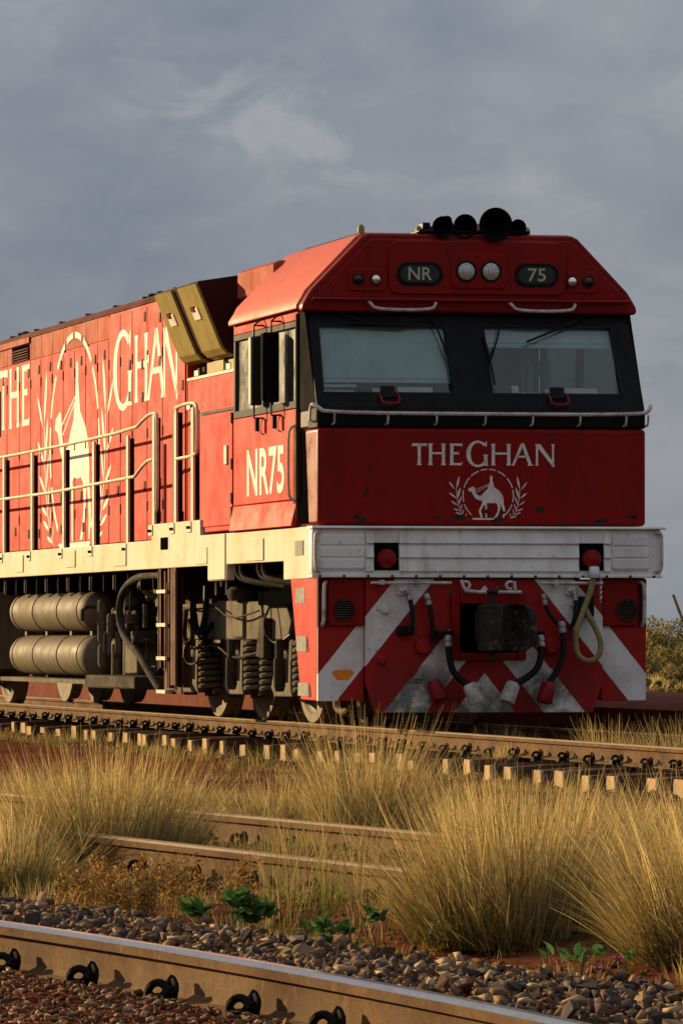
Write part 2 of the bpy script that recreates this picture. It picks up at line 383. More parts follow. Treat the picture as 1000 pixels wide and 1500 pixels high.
def np_mesh(name, verts, faces, mat_name, cols=None):
    """verts (n,3); faces (m,3|4); cols (n,3)"""
    me = bpy.data.meshes.new(name)
    k = faces.shape[1]
    me.vertices.add(len(verts)); me.vertices.foreach_set('co', verts.astype(np.float32).ravel())
    me.loops.add(faces.size); me.loops.foreach_set('vertex_index', faces.astype(np.int32).ravel())
    me.polygons.add(len(faces))
    me.polygons.foreach_set('loop_start', np.arange(0, faces.size, k, dtype=np.int32))
    me.polygons.foreach_set('loop_total', np.full(len(faces), k, dtype=np.int32))
    me.update(calc_edges=True)
    if cols is not None:
        a = me.color_attributes.new('Col', 'FLOAT_COLOR', 'POINT')
        c4 = np.ones((len(verts), 4), np.float32); c4[:, :3] = cols
        a.data.foreach_set('color', c4.ravel())
    me.materials.append(MATS[mat_name])
    return me

# ------------------------------------------------------------------ ground
PX0, PY0 = 6.31784, 41.84                      # point on the rails below the nose of the locomotive
FW = np.array([0.15523783, -0.98787713]); LT = np.array([0.98787713, 0.15523783])
TRAIN_RZ = math.atan2(FW[1], FW[0])
def xr(y):                                      # plan line of the bright foreground rail
    y = np.asarray(y, float)
    q = 1.38 - 0.29 * (y - 13) - 0.02 * (np.minimum(y, 15) - 13) ** 2
    return q - np.where(y > 15, 0.06 * (y - 15), 0)
def s_near(x, y): return (x - xr(y)) * 0.956
MID_P = np.array([1.984, 19.93]); MID_D = np.array([0.2895, -0.9572]); MID_N = np.array([0.9572, 0.2895])
def vnoise(x, y, s, seed):
    """cheap smooth value noise"""
    r_ = np.random.default_rng(seed); T = r_.random((64, 64))
    xx = np.asarray(x) * s; yy = np.asarray(y) * s
    i = np.floor(xx).astype(int); j = np.floor(yy).astype(int); fx = xx - i; fy = yy - j
    fx = fx * fx * (3 - 2 * fx); fy = fy * fy * (3 - 2 * fy)
    g = lambda a, b: T[a % 64, b % 64]
    return (g(i, j) * (1 - fx) + g(i + 1, j) * fx) * (1 - fy) + (g(i, j + 1) * (1 - fx) + g(i + 1, j + 1) * fx) * fy
def height(x, y):
    x = np.asarray(x, float); y = np.asarray(y, float)
    h = -0.30 + 0.05 * (vnoise(x, y, 0.7, 1) - 0.5) + 0.03 * (vnoise(x, y, 2.3, 2) - 0.5)
    lat = (x - PX0) * LT[0] + (y - PY0) * LT[1]
    tr = np.clip(1 - np.maximum(np.abs(lat) - 1.5, 0) / 0.8, 0, 1)
    h = h * (1 - tr) + (-0.325 + 0.10 * (vnoise(x, y, 1.7, 3) - 0.5) + 0.03 * (vnoise(x, y, 5.0, 4) - 0.5)) * tr
    mu = (x - MID_P[0]) * MID_N[0] + (y - MID_P[1]) * MID_N[1]
    mt = np.clip(1 - np.maximum(np.abs(mu - 0.75) - 1.0, 0) / 0.5, 0, 1) * np.clip((40 - y) / 6, 0, 1)
    h = h * (1 - mt) + (-0.215 + 0.07 * (vnoise(x, y, 1.1, 8) - 0.5) + 0.03 * (vnoise(x, y, 4.0, 9) - 0.5)) * mt
    s = s_near(x, y)
    bal = np.where(s < -3.2, -0.35, np.where(s < 0.05, -0.225, np.where(s < 0.30, -0.225 + (s - 0.05) / 0.25 * 0.05, -0.175 - 0.04 * (s - 0.3))))
    k = np.clip((s + 3.2) / 0.4, 0, 1) * np.clip((1.7 - s) / 0.45, 0, 1) * np.clip((30 - y) / 4, 0, 1)
    h = h * (1 - k) + bal * k
    return h
def axis_pts(lo, hi, step, far):
    a = list(np.arange(lo, hi, step)); d = step
    q = hi
    up = []
    while q < far: up.append(q); d *= 1.28; q += d
    up.append(far)
    q = lo; d = step; dn = []
    while True:
        d *= 1.28; q -= d
        if q < -far: break
        dn.append(q)
    return np.array([-far] + dn[::-1] + a + up)
gx = axis_pts(-4, 11, 0.11, 4000); gy = axis_pts(8, 50, 0.14, 4000)
GX, GY = np.meshgrid(gx, gy)
GZ = height(GX, GY)
farf = np.clip((np.hypot(GX, GY) - 70) / 60, 0, 1)
GZ = GZ * (1 - farf) + farf * (-0.32 + 0.25 * (vnoise(GX, GY, 0.05, 5) - 0.5))
nx, ny = len(gx), len(gy)
idx = np.arange(nx * ny).reshape(ny, nx)
gf = np.stack([idx[:-1, :-1], idx[:-1, 1:], idx[1:, 1:], idx[1:, :-1]], -1).reshape(-1, 4)
gm = np_mesh('ground', np.stack([GX, GY, GZ], -1).reshape(-1, 3), gf, 'soil')
gm.polygons.foreach_set('use_smooth', [True] * len(gm.polygons))
ground = link('ground', gm); tag(ground, kind='structure')

# ------------------------------------------------------------------ railway tracks
RAILP = [(-0.073, -0.157), (0.073, -0.157), (0.073, -0.148), (0.022, -0.135), (0.0085, -0.120), (0.0085, -0.045), (0.033, -0.036), (0.035, -0.010), (0.028, -0.001),
         (0.014, 0.0015), (-0.014, 0.0015), (-0.028, -0.001), (-0.035, -0.010), (-0.033, -0.036), (-0.0085, -0.045), (-0.0085, -0.120), (-0.022, -0.135), (-0.073, -0.148)]
def rail_mesh(name, pts, top):
    """pts: plan polyline; profile swept upright, running surface takes the second material"""
    P = [Vector((p[0], p[1], p[2])) for p in pts]; vs = []; fs = []; mi = []; n = len(RAILP)
    for i, p in enumerate(P):
        t = (P[min(i + 1, len(P) - 1)] - P[max(i - 1, 0)]); t.z = 0; t.normalize(); a = Vector((t.y, -t.x, 0))
        for q in RAILP: vs.append(tuple(p + a * q[0] + Vector((0, 0, q[1]))))
    for i in range(len(P) - 1):
        for k in range(n):
            fs.append((i * n + k, i * n + (k + 1) % n, (i + 1) * n + (k + 1) % n, (i + 1) * n + k)); mi.append(1 if 7 <= k <= 11 else 0)
    fs += [tuple(range(n)), tuple(range((len(P) - 1) * n, len(P) * n))[::-1]]; mi += [0, 0]
    me = bpy.data.meshes.new(name); me.from_pydata(vs, [], fs)
    me.materials.append(MATS['rail_rust']); me.materials.append(MATS[top])
    me.polygons.foreach_set('material_index', mi)
    bm = bmesh.new(); bm.from_mesh(me); bmesh.ops.recalc_face_normals(bm, faces=bm.faces); bm.to_mesh(me); bm.free()
    return me
# spring clip: local x along the rail, +y away from the rail web, z above the rail foot plane
cl = MB()
cl.tube([(0.045 - 0.0004 * (t + 40), 0.074 + 0.021 * math.cos(R(t)), 0.042 + 0.024 * math.sin(R(t))) for t in range(-60, 236, 24)], 0.0155, 7)
cl.tube([(0.03, 0.088, 0.022), (0.0, 0.085, 0.014), (-0.06, 0.070, 0.012)], 0.012, 7)
cl.tube([(-0.07, 0.045, 0.047), (-0.03, 0.050, 0.047), (0.0, 0.052, 0.022), (0.045, 0.052, 0.012)], 0.012, 7, 1)
cl.tube([(0.010, 0.034, -0.01), (0.012, 0.030, 0.03), (0.008, 0.022, 0.066), (0.0, 0.016, 0.090)], [0.016, 0.017, 0.016, 0.010], 8)
cl.tube([(-0.05, 0.03, 0.01), (-0.05, 0.02, 0.055), (0.0, 0.014, 0.080)], 0.012, 7, 1)
cl.prism([(0.04, -0.03), (0.12, -0.03), (0.115, 0.018), (0.05, 0.026)], -0.045, 0.045, 'x')
CLIP = cl.mesh('rail_clip', 'clip', True)
sl = MB()
def sleeper_mesh(name, L_=1.25):
    m = MB()
    def sec(y, top, wt, wb): return [(-wb, y, -0.36), (wb, y, -0.36), (wt, y, top), (-wt, y, top)]
    S = [sec(-L_, -0.185, 0.095, 0.125), sec(-0.95, -0.168, 0.10, 0.13), sec(-0.5, -0.166, 0.10, 0.13), sec(-0.3, -0.20, 0.095, 0.12), sec(0.3, -0.20, 0.095, 0.12), sec(0.5, -0.166, 0.10, 0.13), sec(0.95, -0.168, 0.10, 0.13), sec(L_, -0.185, 0.095, 0.125)]
    vs = [p for q in S for p in q]; fs = [(0, 1, 2, 3), (31, 30, 29, 28)]
    for i in range(7):
        for k in range(4): fs.append((4 * i + k, 4 * i + (k + 1) % 4, 4 * i + 4 + (k + 1) % 4, 4 * i + 4 + k))
    return m.add(vs, fs).mesh(name, 'concrete')
SLEEPER = sleeper_mesh('sleeper')

# track under the locomotive
tk = empty('railway_track', (PX0, PY0, 0), TRAIN_RZ)
tag(tk, 'rusty track with bright sleeper ends, carrying the red locomotive', 'railway track')
for sy in (-1, 1):
    link('rail', rail_mesh('rail', [(-34, 0.7535 * sy, 0), (14, 0.7535 * sy, 0)], 'rail_dull'), tk)
for k in range(-40, 18):
    x = 2.2 + 0.625 * k + random.uniform(-0.03, 0.03)
    link('sleeper', SLEEPER, tk, (x, random.uniform(-0.06, 0.05), random.uniform(-0.035, 0.008)), (random.uniform(-0.01, 0.01), random.uniform(-0.05, 0.05), random.uniform(-0.05, 0.05)), (random.uniform(0.72, 1.0), 1, 1))
    for sy in (-1, 1):
        for side in (-1, 1):
            if k < -30 and side * sy < 0: continue
            if sy == 1 and k < -8: continue
            link('rail_clip', CLIP, tk, (x, 0.7535 * sy + side * 0.035, -0.142), (random.uniform(-0.25, 0.25), random.uniform(-0.1, 0.1), 0 if side > 0 else math.pi), (0.8, 0.8, random.uniform(0.6, 0.8)))

# foreground track
nk = empty('railway_track', (float(xr(13.0)), 13.0, -0.08), 0)
tag(nk, 'foreground track with one polished steel rail across the bottom of the picture', 'railway track')
ys = np.linspace(24, 5, 60); ox, oy = float(xr(13.0)), 13.0
def near_pt(y, off):
    a = np.array([xr(y - 0.01) - xr(y + 0.01), -0.02]); a = a / np.hypot(*a); n_ = np.array([-a[1], a[0]])
    return (float(xr(y)) + n_[0] * off - ox, y + n_[1] * off - oy, 0.0), math.atan2(a[1], a[0])
for off in (0.0, -1.505):
    link('rail', rail_mesh('rail', [near_pt(y, off)[0] for y in ys], 'rail_steel'), nk)
for k in range(-14, 14):
    y = 13.56 + 0.575 * k
    if y < 6 or y > 21: continue
    c, a = near_pt(y, -0.7525)
    link('sleeper', SLEEPER, nk, (c[0], c[1], -0.012), (0, 0, a), (1, 1, 1))
    for off, side in ((0.0, -1), (0.0, 1), (-1.505, 1), (-1.505, -1)):
        p, a = near_pt(y, off + side * 0.035)
        link('rail_clip', CLIP, nk, (p[0], p[1], -0.142), (0, 0, a if side > 0 else a + math.pi), (0.78, 0.78, 0.78))

# weedy siding between them
mk = empty('railway_track', (MID_P[0], MID_P[1], -0.08), math.atan2(MID_D[1], MID_D[0]))
tag(mk, 'weedy siding half buried in dry grass between the other two tracks', 'railway track')
for off in (0.0, 1.505):
    link('rail', rail_mesh('rail', [(-22, off, 0), (9, off, 0)], 'rail_dull'), mk)
for k in range(-26, 14):
    x = 0.3 + 0.62 * k
    link('sleeper', SLEEPER, mk, (x, 0.7525, -0.03), (0, 0, random.uniform(-0.02, 0.02)))
    for off, side in ((0, -1), (0, 1), (1.505, -1)):
        link('rail_clip', CLIP, mk, (x, off + side * 0.035, -0.142), (0, 0, 0 if side > 0 else math.pi), (0.75, 0.75, 0.75))

# low red earth platform beyond the locomotive
pf = MB()
xs_ = np.linspace(-60, 14, 75)
sec_ = lambda x: [(2.55 + 0.05 * math.sin(x * 1.3), -0.5), (2.50 + 0.04 * math.sin(x * 2.1 + 1), 0.12 + 0.015 * math.sin(x * 3.1)), (2.62 + 0.04 * math.sin(x * 1.7), 0.20 + 0.012 * math.sin(x * 2.3)), (4.6, 0.22), (5.4, -0.5)]
vs = []; fs = []
for x in xs_: vs += [(x, a, b) for a, b in sec_(x)]
for i in range(len(xs_) - 1):
    for k in range(4): fs.append((5 * i + k, 5 * i + k + 1, 5 * i + 6 + k, 5 * i + 5 + k))
fs += [(0, 1, 2, 3, 4), tuple(range(5 * (len(xs_) - 1), 5 * len(xs_)))]
pf.add(vs, fs)
pl = pf.build('loading_bank', 'platform', None, True)
pl.location = (PX0, PY0, 0); pl.rotation_euler = (0, 0, TRAIN_RZ)
tag(pl, 'low red earth loading bank behind the locomotive', 'bank')

# ------------------------------------------------------------------ ballast
def stone_mesh(name, seed, m):
    r_ = random.Random(seed); bm = bmesh.new()
    sx, sy, sz = r_.uniform(0.85, 1.35), r_.uniform(0.6, 1.0), r_.uniform(0.5, 0.9)
    for _ in range(7):
        v = Vector((r_.gauss(0, 1), r_.gauss(0, 1), r_.gauss(0, 1))).normalized() * r_.uniform(0.85, 1.0)
        bm.verts.new((v.x * sx, v.y * sy, v.z * sz))
    res = bmesh.ops.convex_hull(bm, input=bm.verts)
    for v in [v for v in bm.verts if not v.link_faces]: bm.verts.remove(v)
    me = bpy.data.meshes.new(name); bm.to_mesh(me); bm.free()
    me.materials.append(MATS[m])
    return me
STONES = [stone_mesh('ballast_stone', 100 + i, 'stone_%d' % (i % 7)) for i in range(21)]
def ballast(name, cx, pts, sizes, pal, keep):
    """one bed: the `keep` stones that show largest as objects, the rest one stuff mesh per bed"""
    bed = empty(name, cx); tag(bed, kind='structure')
    score = sizes / np.maximum(pts[:, 1], 6)
    order = np.argsort(-score); big = order[:keep]
    for i in big:
        k = pal[rng.integers(len(pal))] + 7 * rng.integers(3)
        link('stone', STONES[k], bed, tuple(pts[i] - np.array(cx)), (rng.uniform(-1.2, 1.2), rng.uniform(-0.5, 0.5), rng.uniform(0, 6.28)), (sizes[i],) * 3)
    # the rest
    base = []
    for me in STONES:
        v = np.zeros(len(me.vertices) * 3); me.vertices.foreach_get('co', v)
        base.append((v.reshape(-1, 3), [list(p.vertices) for p in me.polygons]))
    V = []; Fc = []; MI = []; n = 0
    for i in order[keep:]:
        k = pal[rng.integers(len(pal))] + 7 * int(rng.integers(3))
        v, f = base[k]
        q = np.array(Matrix.Rotation(rng.uniform(0, 6.28), 3, 'Z') @ Matrix.Rotation(rng.uniform(-1.5, 1.5), 3, 'X'))
        V.append(v @ q.T * sizes[i] + pts[i] - np.array(cx))
        Fc.append(np.array(f) + n); MI.append(np.full(len(f), k % 7)); n += len(v)
    V = np.concatenate(V); Fc = np.concatenate(Fc); MI = np.concatenate(MI)
    me = np_mesh('small_stones', V, Fc, 'stone_0')
    me.materials.clear()
    for i in range(7): me.materials.append(MATS['stone_%d' % i])
    me.polygons.foreach_set('material_index', MI.astype(np.int32))
    me.update()
    tag(link('small_stones', me, bed), kind='stuff')
    return bed
# shoulder beyond the polished rail
n_ = 13000
y_ = rng.uniform(9.5, 21, n_); s_ = 0.09 + 1.5 * rng.random(n_) ** 0.9
x_ = xr(y_) + s_ / 0.956
sz_ = 0.010 + 0.026 * rng.random(n_) ** 1.5 + 0.030 * (rng.random(n_) < 0.05) * rng.random(n_)
z_ = height(x_, y_) + sz_ * 0.25 + rng.random(n_) * 0.03
keepm = ~((s_ > 1.15) & (rng.random(n_) < 0.55))
ballast('ballast_shoulder', (float(xr(14)), 14.0, -0.2), np.stack([x_, y_, z_], -1)[keepm], sz_[keepm], [0, 0, 1, 1, 2, 3, 4, 5, 3, 0, 6, 2], 290)
# reddish ballast in the four-foot
n_ = 13000
y_ = rng.uniform(9.5, 18, n_); s_ = -0.10 - 1.2 * rng.random(n_) ** 1.1
x_ = xr(y_) + s_ / 0.956
sz_ = 0.007 + 0.015 * rng.random(n_) ** 1.8
z_ = height(x_, y_) + sz_ * 0.3 + rng.random(n_) * 0.012
ballast('ballast_bed', (float(xr(13)), 13.0, -0.2), np.stack([x_, y_, z_], -1), sz_, [1, 4, 4, 4, 1, 4, 6], 250)
# coarse rubble of the siding and of the line under the train
n_ = 3500
u_ = rng.uniform(-16, 7, n_); v_ = rng.uniform(-0.9, 2.4, n_)
P2 = MID_P + u_[:, None] * MID_D + v_[:, None] * MID_N
n2_ = 5000
u2 = rng.uniform(-18, 9.5, n2_); v2 = -1.0 - 1.1 * rng.random(n2_) ** 1.3
P3 = np.array([PX0, PY0]) + u2[:, None] * FW + v2[:, None] * LT
n3_ = 9000
y3 = rng.uniform(15, 39, n3_); x3 = (rng.uniform(-40, 1050, n3_) + 350) * y3 / 7000
ok3 = (s_near(x3, y3) > 1.3) | (y3 > 24)
P4 = np.stack([x3, y3], -1)[ok3]
P2 = np.concatenate([P2, P3, P4]); sz_ = np.concatenate([0.012 + 0.022 * rng.random(n_) ** 2, 0.012 + 0.028 * rng.random(n2_) ** 2, 0.006 + 0.018 * rng.random(len(P4)) ** 2.5])
ballast('rubble_bed', (3.0, 28.0, -0.3), np.column_stack([P2, height(P2[:, 0], P2[:, 1]) + sz_ * 0.3]), sz_, [4, 4, 1, 4, 0], 120)

# ------------------------------------------------------------------ locomotive (local x forward, y to its left, z above the rails)
loco = empty('locomotive', (PX0, PY0, 0), TRAIN_RZ)
tag(loco, 'red diesel locomotive with striped nose and white camel emblem, standing on the far track', 'locomotive')
def part(mb, name, m, parent=loco, **k): return mb.build(name, m, parent, **k)
XR = -22.4                                   # rear end

# --- underframe and sills
for s in (-1, 1):
    m = MB()
    a, b = (-1.49, -1.41) if s < 0 else (1.41, 1.49)
    m.prism([(XR, 1.482), (-3.85, 1.482), (-3.85, 1.335), (-3.15, 1.335), (-3.15, 1.482), (-1.13, 1.482), (-1.13, 1.315), (-0.04, 1.315), (-0.04, 1.775), (-4.16, 1.775), (-4.16, 1.925), (-6.13, 1.925), (-6.13, 1.765), (XR, 1.765)], a, b, 'y')
    part(m, 'side_sill', 'white_sill', bevel=0.008)
y0 = -1.495
for (x0, x1, z0, z1) in ((-4.30, -3.86, 1.50, 1.66), (-3.82, -3.18, 1.345, 1.77), (-2.42, -1.80, 1.50, 1.70), (-12.6, -12.2, 1.53, 1.72), (-10.0, -9.55, 1.55, 1.73), (-7.75, -7.2, 1.53, 1.72)):
    part(MB().box(x0, x1, y0 - 0.006, y0 + 0.006, z0, z1), 'cover_plate', 'white_sill', bevel=0.003)
for (x0, x1, z0, z1, mm) in ((-5.72, -5.44, 1.665, 1.785, 'hole'), (-0.72, -0.46, 1.525, 1.655, 'step_grey')):
    f = part(MB().box(x0, x1, y0 - 0.003, y0 + 0.02, z0, z1), 'step_pocket', mm)
m = MB().box(XR, -0.05, -1.40, 1.40, 1.50, 1.76)
part(m, 'underframe', 'grime')
m = MB()
for x in np.arange(-21.5, -7, 1.1): m.box(x, x + 0.05, -1.38, -0.6, 1.30, 1.50)
m.box(XR, -7.2, -0.95, -0.80, 1.28, 1.50); m.box(XR, -7.2, 0.80, 0.95, 1.28, 1.50)
part(m, 'cross_members', 'grime')

# --- hood behind the cab
HY_ = 1.165
m = MB().prism([(-HY_, 1.77), (HY_, 1.77), (HY_, 4.24), (1.08, 4.31), (-1.08, 4.31), (-HY_, 4.24)], XR, -5.95, 'x')
hood = part(m, 'long_hood', 'red_side', bevel=0.015)
m = MB().box(-5.945, -2.87, -HY_, HY_, 1.77, 3.36)
part(m, 'short_hood', 'red_side', bevel=0.015)
m = MB().box(-5.945, -2.87, -0.86, 0.86, 3.37, 4.26)
part(m, 'engine_core', 'soot')
# ledge and gear under the radiator wing
m = MB().box(-5.93, -2.9, -1.175, -1.09, 3.345, 3.372)
part(m, 'ledge_trim', 'cream')
m = MB()
m.box(-5.35, -4.70, -1.12, -0.9, 3.375, 3.50); m.box(-4.60, -3.70, -1.10, -0.9, 3.375, 3.49)
part(m, 'fan_ducts', 'olive', bevel=0.01)
m = MB()
for x in (-5.7, -5.5, -4.64, -3.75, -3.5): m.box(x, x + 0.1, -1.13, -1.0, 3.375, 3.46)
part(m, 'duct_clamps', 'grime')
# dark weathered roof
m = MB().prism([(-1.177, 4.232), (-1.177, 4.246), (-1.09, 4.320), (-1.04, 4.335), (1.04, 4.335), (1.09, 4.320), (1.177, 4.246), (1.177, 4.232)], XR, -5.97, 'x')
part(m, 'roof_panel', 'roof_grime', hood, bevel=0.006)
m = MB()
for x in np.arange(-21.5, -6.2, 1.33): m.box(x, x + 0.05, -1.09, 1.09, 4.325, 4.345)
part(m, 'roof_ribs', 'soot', hood)
for x in (-14.6, -14.35, -8.1, -7.75): part(MB().lathe([(0, 0.05), (0.03, 0.05), (0.045, 0.02)], (x, -1.0, 4.33), (0, 0, 1), 10), 'lifting_eye', 'soot', hood)
part(MB().lathe([(0, 0.13), (0.14, 0.13), (0.17, 0.10), (0.18, 0.02)], (-3.75, -0.62, 4.26), (0, 0, 1), 18), 'exhaust_cap', 'black', hood, smooth=True)
# hood doors and panels on both flanks
SEAM = [-15.9, -15.2, -14.58, -13.9, -13.27, -12.72, -12.13, -11.56, -10.98, -10.44, -9.87, -9.33, -8.80, -8.26, -7.60, -6.94, -5.99]
LATCH = MB().box(-0.035, 0.035, -0.010, 0.004, -0.05, 0.05).mesh('latch', 'maroon')
HINGE = MB().lathe([(-0.05, 0.012), (0.05, 0.012)], (0, 0, 0), (0, 0, 1), 6).mesh('hinge', 'maroon')
for s in (-1, 1):
    for x0, x1 in zip(SEAM[:-1], SEAM[1:]):
        ztop = 3.955 if x0 < -9.4 else 4.20
        if x0 < -9.4:
            a = part(MB().box(x0 + 0.006, x1 - 0.006, s * (HY_ + 0.008), s * (HY_ - 0.02), 3.975, 4.225), 'upper_panel', 'red_dusty' if x0 < -9.4 else 'red_side', hood, bevel=0.004)
        d = part(MB().box(x0 + 0.013, x1 - 0.013, s * (HY_ + 0.014), s * (HY_ - 0.02), 1.80, ztop), 'hood_door', 'red_side', hood, bevel=0.004)
        if s < 0:
            hs = [3.82, 2.35, 2.0] if x0 < -9.4 else [4.08, 3.62, 3.30, 2.35, 2.02]
            for zz in hs:
                if random.random() < 0.6: link('latch', LATCH, d, (x1 - 0.10 - 0.1 * (random.random() < 0.3), -HY_ - 0.014, zz + random.uniform(-0.03, 0.03)))
            for zz in (2.15, 2.9, 3.7): link('hinge', HINGE, d, (x0 + 0.02, -HY_ - 0.014, zz))
m = MB()
for k in range(5): m.hexa([(-14.30, -HY_ - 0.012, 4.005 + 0.030 * k), (-13.36, -HY_ - 0.012, 4.005 + 0.030 * k), (-13.36, -HY_ - 0.030, 3.992 + 0.030 * k), (-14.30, -HY_ - 0.030, 3.992 + 0.030 * k)],
                           [(-14.30, -HY_ - 0.012, 4.010 + 0.030 * k), (-13.36, -HY_ - 0.012, 4.010 + 0.030 * k), (-13.36, -HY_ - 0.030, 3.997 + 0.030 * k), (-14.30, -HY_ - 0.030, 3.997 + 0.030 * k)])
lv = part(MB().box(-14.32, -13.34, -HY_ - 0.011, -HY_ + 0.01, 3.985, 4.165), 'louvre', 'hole', hood)
part(m, 'louvre_slats', 'maroon', lv)
part(MB().box(-15.02, -13.30, -HY_ - 0.03, -HY_ - 0.0125, 4.172, 4.245), 'intake_box', 'red_dusty', hood, bevel=0.006)
part(MB().box(-15.6, -14.93, -HY_ - 0.016, -HY_ + 0.01, 3.16, 3.70), 'side_grille', 'hole', hood)
for (x0, x1, z0, z1, mm) in ((-6.40, -6.27, 3.03, 3.12, 'decal'), (-5.92, -5.78, 3.06, 3.13, 'decal'), (-7.62, -7.5, 3.62, 3.70, 'decal'), (-5.6, -5.45, 3.375, 3.43, 'decal'), (-4.35, -4.2, 3.375, 3.43, 'decal')):
    part(MB().box(x0, x1, -HY_ - 0.020, -HY_ - 0.013, z0, z1), 'data_plate', mm, hood)

# --- radiator wings
for s in (-1, 1):
    sec = [(0.86, 4.285), (1.10, 4.275), (1.49, 4.215), (1.26, 3.66), (1.225, 3.585), (1.17, 3.535), (1.08, 3.515), (0.86, 3.51)]
    wing = part(MB().prism([(s * a, b) for a, b in sec], -5.95, -4.25, 'x'), 'radiator_wing', 'wing_dark', bevel=0.01)
    o_ = [(1.484, 4.20), (1.266, 3.67), (1.232, 3.59), (1.178, 3.535), (1.10, 3.512)]
    for (x0, x1) in ((-5.93, -5.26), (-5.00, -4.27)):
        m = MB()
        for (a, b) in zip(o_[:-1], o_[1:]):
            nrm = Vector((0, b[1] - a[1], -(b[0] - a[0]))).normalized() * 0.03
            if nrm.y < 0: nrm = -nrm
            nrm = Vector((0, 1, -0.4)).normalized() * 0.028
            q = [(x0, s * a[0], a[1]), (x1, s * a[0], a[1]), (x1, s * b[0], b[1]), (x0, s * b[0], b[1])]
            m.hexa(q, [(x, y + s * nrm.y, z + nrm.z) for x, y, z in q])
        pn = part(m, 'radiator_panel', 'olive', wing, smooth=True)
        if s < 0:
            c = (x0 + x1) / 2
            part(MB().hexa([(c - 0.12, -1.425, 3.985), (c + 0.12, -1.425, 3.985), (c + 0.12, -1.38, 3.875), (c - 0.12, -1.38, 3.875)], [(c - 0.12, -1.435, 3.98), (c + 0.12, -1.435, 3.98), (c + 0.12, -1.39, 3.87), (c - 0.12, -1.39, 3.87)]), 'warning_label', 'decal', pn)
            part(MB().hexa([(c - 0.10, -1.437, 4.0), (c + 0.02, -1.437, 4.0), (c + 0.02, -1.42, 3.95), (c - 0.10, -1.42, 3.95)], [(c - 0.10, -1.45, 3.995), (c + 0.02, -1.45, 3.995), (c + 0.02, -1.43, 3.945), (c - 0.10, -1.43, 3.945)]), 'warning_label', 'lens_red', pn)
# raised box between wing and cab
m = MB().prism([(-1.16, 4.03), (-0.95, 3.98), (0.95, 3.98), (1.16, 4.03), (1.16, 4.27), (1.10, 4.30), (-1.10, 4.30), (-1.16, 4.27)], -4.02, -2.7, 'x')
part(m, 'roof_box', 'red_dusty', bevel=0.012)
part(MB().box(-2.95, -2.86, -1.15, 1.15, 3.40, 4.0), 'cab_rear_wall', 'red_roof')
part(MB().box(-3.98, -2.9, -1.06, 1.06, 3.37, 3.975), 'inner_duct', 'soot')

# --- cab rear door box
for s in (-1, 1):
    a, b = sorted((s * 1.455, s * 1.17))
    bx_ = part(MB().box(-4.24, -2.98, a, b, 1.80, 2.925), 'door_box', 'red_side', bevel=0.01)
    if s < 0:
        dr = part(MB().box(-4.20, -3.03, -1.468, -1.452, 1.85, 2.88), 'door', 'red_side', bx_, bevel=0.006)
        part(MB().box(-3.28, -3.18, -1.485, -1.465, 2.42, 2.60), 'door_handle', 'cream', dr, bevel=0.004)
        for z in (1.92, 2.05, 2.37, 2.80): part(MB().box(-3.065, -3.02, -1.482, -1.462, z, z + 0.10), 'hinge', 'maroon', dr)
        part(MB().box(-4.25, -2.97, -1.462, -1.2, 2.927, 2.955), 'top_trim', 'frame_grey', bx_)

# --- cab
def side(s, a, b): return tuple(sorted((s * a, s * b)))
for s in (-1, 1):
    a, b = side(s, 1.50, 1.44)
    m = MB().box(-2.86, -0.63, a, b, 2.02, 2.825)
    cw = part(m, 'cab_side_wall', 'red_side', bevel=0.008)
    m = MB().hexa([(-2.90, s * 1.44, 1.785), (-0.72, s * 1.44, 1.785), (-0.63, s * 1.44, 2.015), (-2.86, s * 1.44, 2.015)],
                  [(-2.90, s * 1.535, 1.785), (-0.72, s * 1.535, 1.785), (-0.63, s * 1.503, 2.015), (-2.86, s * 1.503, 2.015)])
    part(m, 'cab_skirt', 'red_side', bevel=0.006)
    a, b = side(s, 1.497, 1.44)
    m = MB().box(-2.86, -0.63, a, b, 3.605, 3.70)
    part(m, 'cab_header', 'red_side', bevel=0.006)
    # side window
    a, b = side(s, 1.503, 1.445)
    m = MB(); m.box(-2.84, -0.64, a, b, 2.828, 2.895); m.box(-2.84, -0.64, a, b, 3.545, 3.602)
    for x0, x1 in ((-2.84, -2.78), (-1.80, -1.72), (-0.70, -0.64)): m.box(x0, x1, a, b, 2.896, 3.544)
    wf = part(m, 'side_window', 'frame_grey', bevel=0.005)
    for x0, x1 in ((-2.78, -1.80), (-1.72, -0.70)):
        a2, b2 = side(s, 1.475, 1.469)
        part(MB().box(x0, x1, a2, b2, 2.896, 3.544), 'pane', 'dusty_glass', wf)
    # corner post beside the windscreen
    a, b = side(s, 1.49, 1.445)
    m = MB().prism([(-0.62, 2.80), (-0.06, 2.80), (-0.44, 3.69), (-0.62, 3.69)], a, b, 'y')
    part(m, 'corner_post', 'black_dull')
    part(MB().tube([(-0.625, s * 1.505, 1.85), (-0.625, s * 1.505, 3.66)], 0.012, 8), 'corner_bead', 'frame_grey', cw)
part(MB().box(-2.84, -2.80, -1.43, 1.43, 1.80, 3.69), 'cab_bulkhead', 'interior')
part(MB().box(-2.8, -0.66, -1.43, 1.43, 1.80, 2.0), 'cab_floor', 'interior')
# nose
m = MB().box(-0.62, 0, -1.487, 1.487, 1.778, 2.632)
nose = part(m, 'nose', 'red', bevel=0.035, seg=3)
m = MB().box(-0.62, -0.002, -1.485, 1.485, 2.634, 2.80)
part(m, 'nose_band', 'black', bevel=0.02)
for s in (-1, 1):
    a, b = side(s, 1.492, 1.40)
    part(MB().prism([(-0.60, 1.80), (-0.30, 1.80), (-0.41, 2.62), (-0.60, 2.62)], a, b, 'y'), 'step_recess', 'hole', nose)
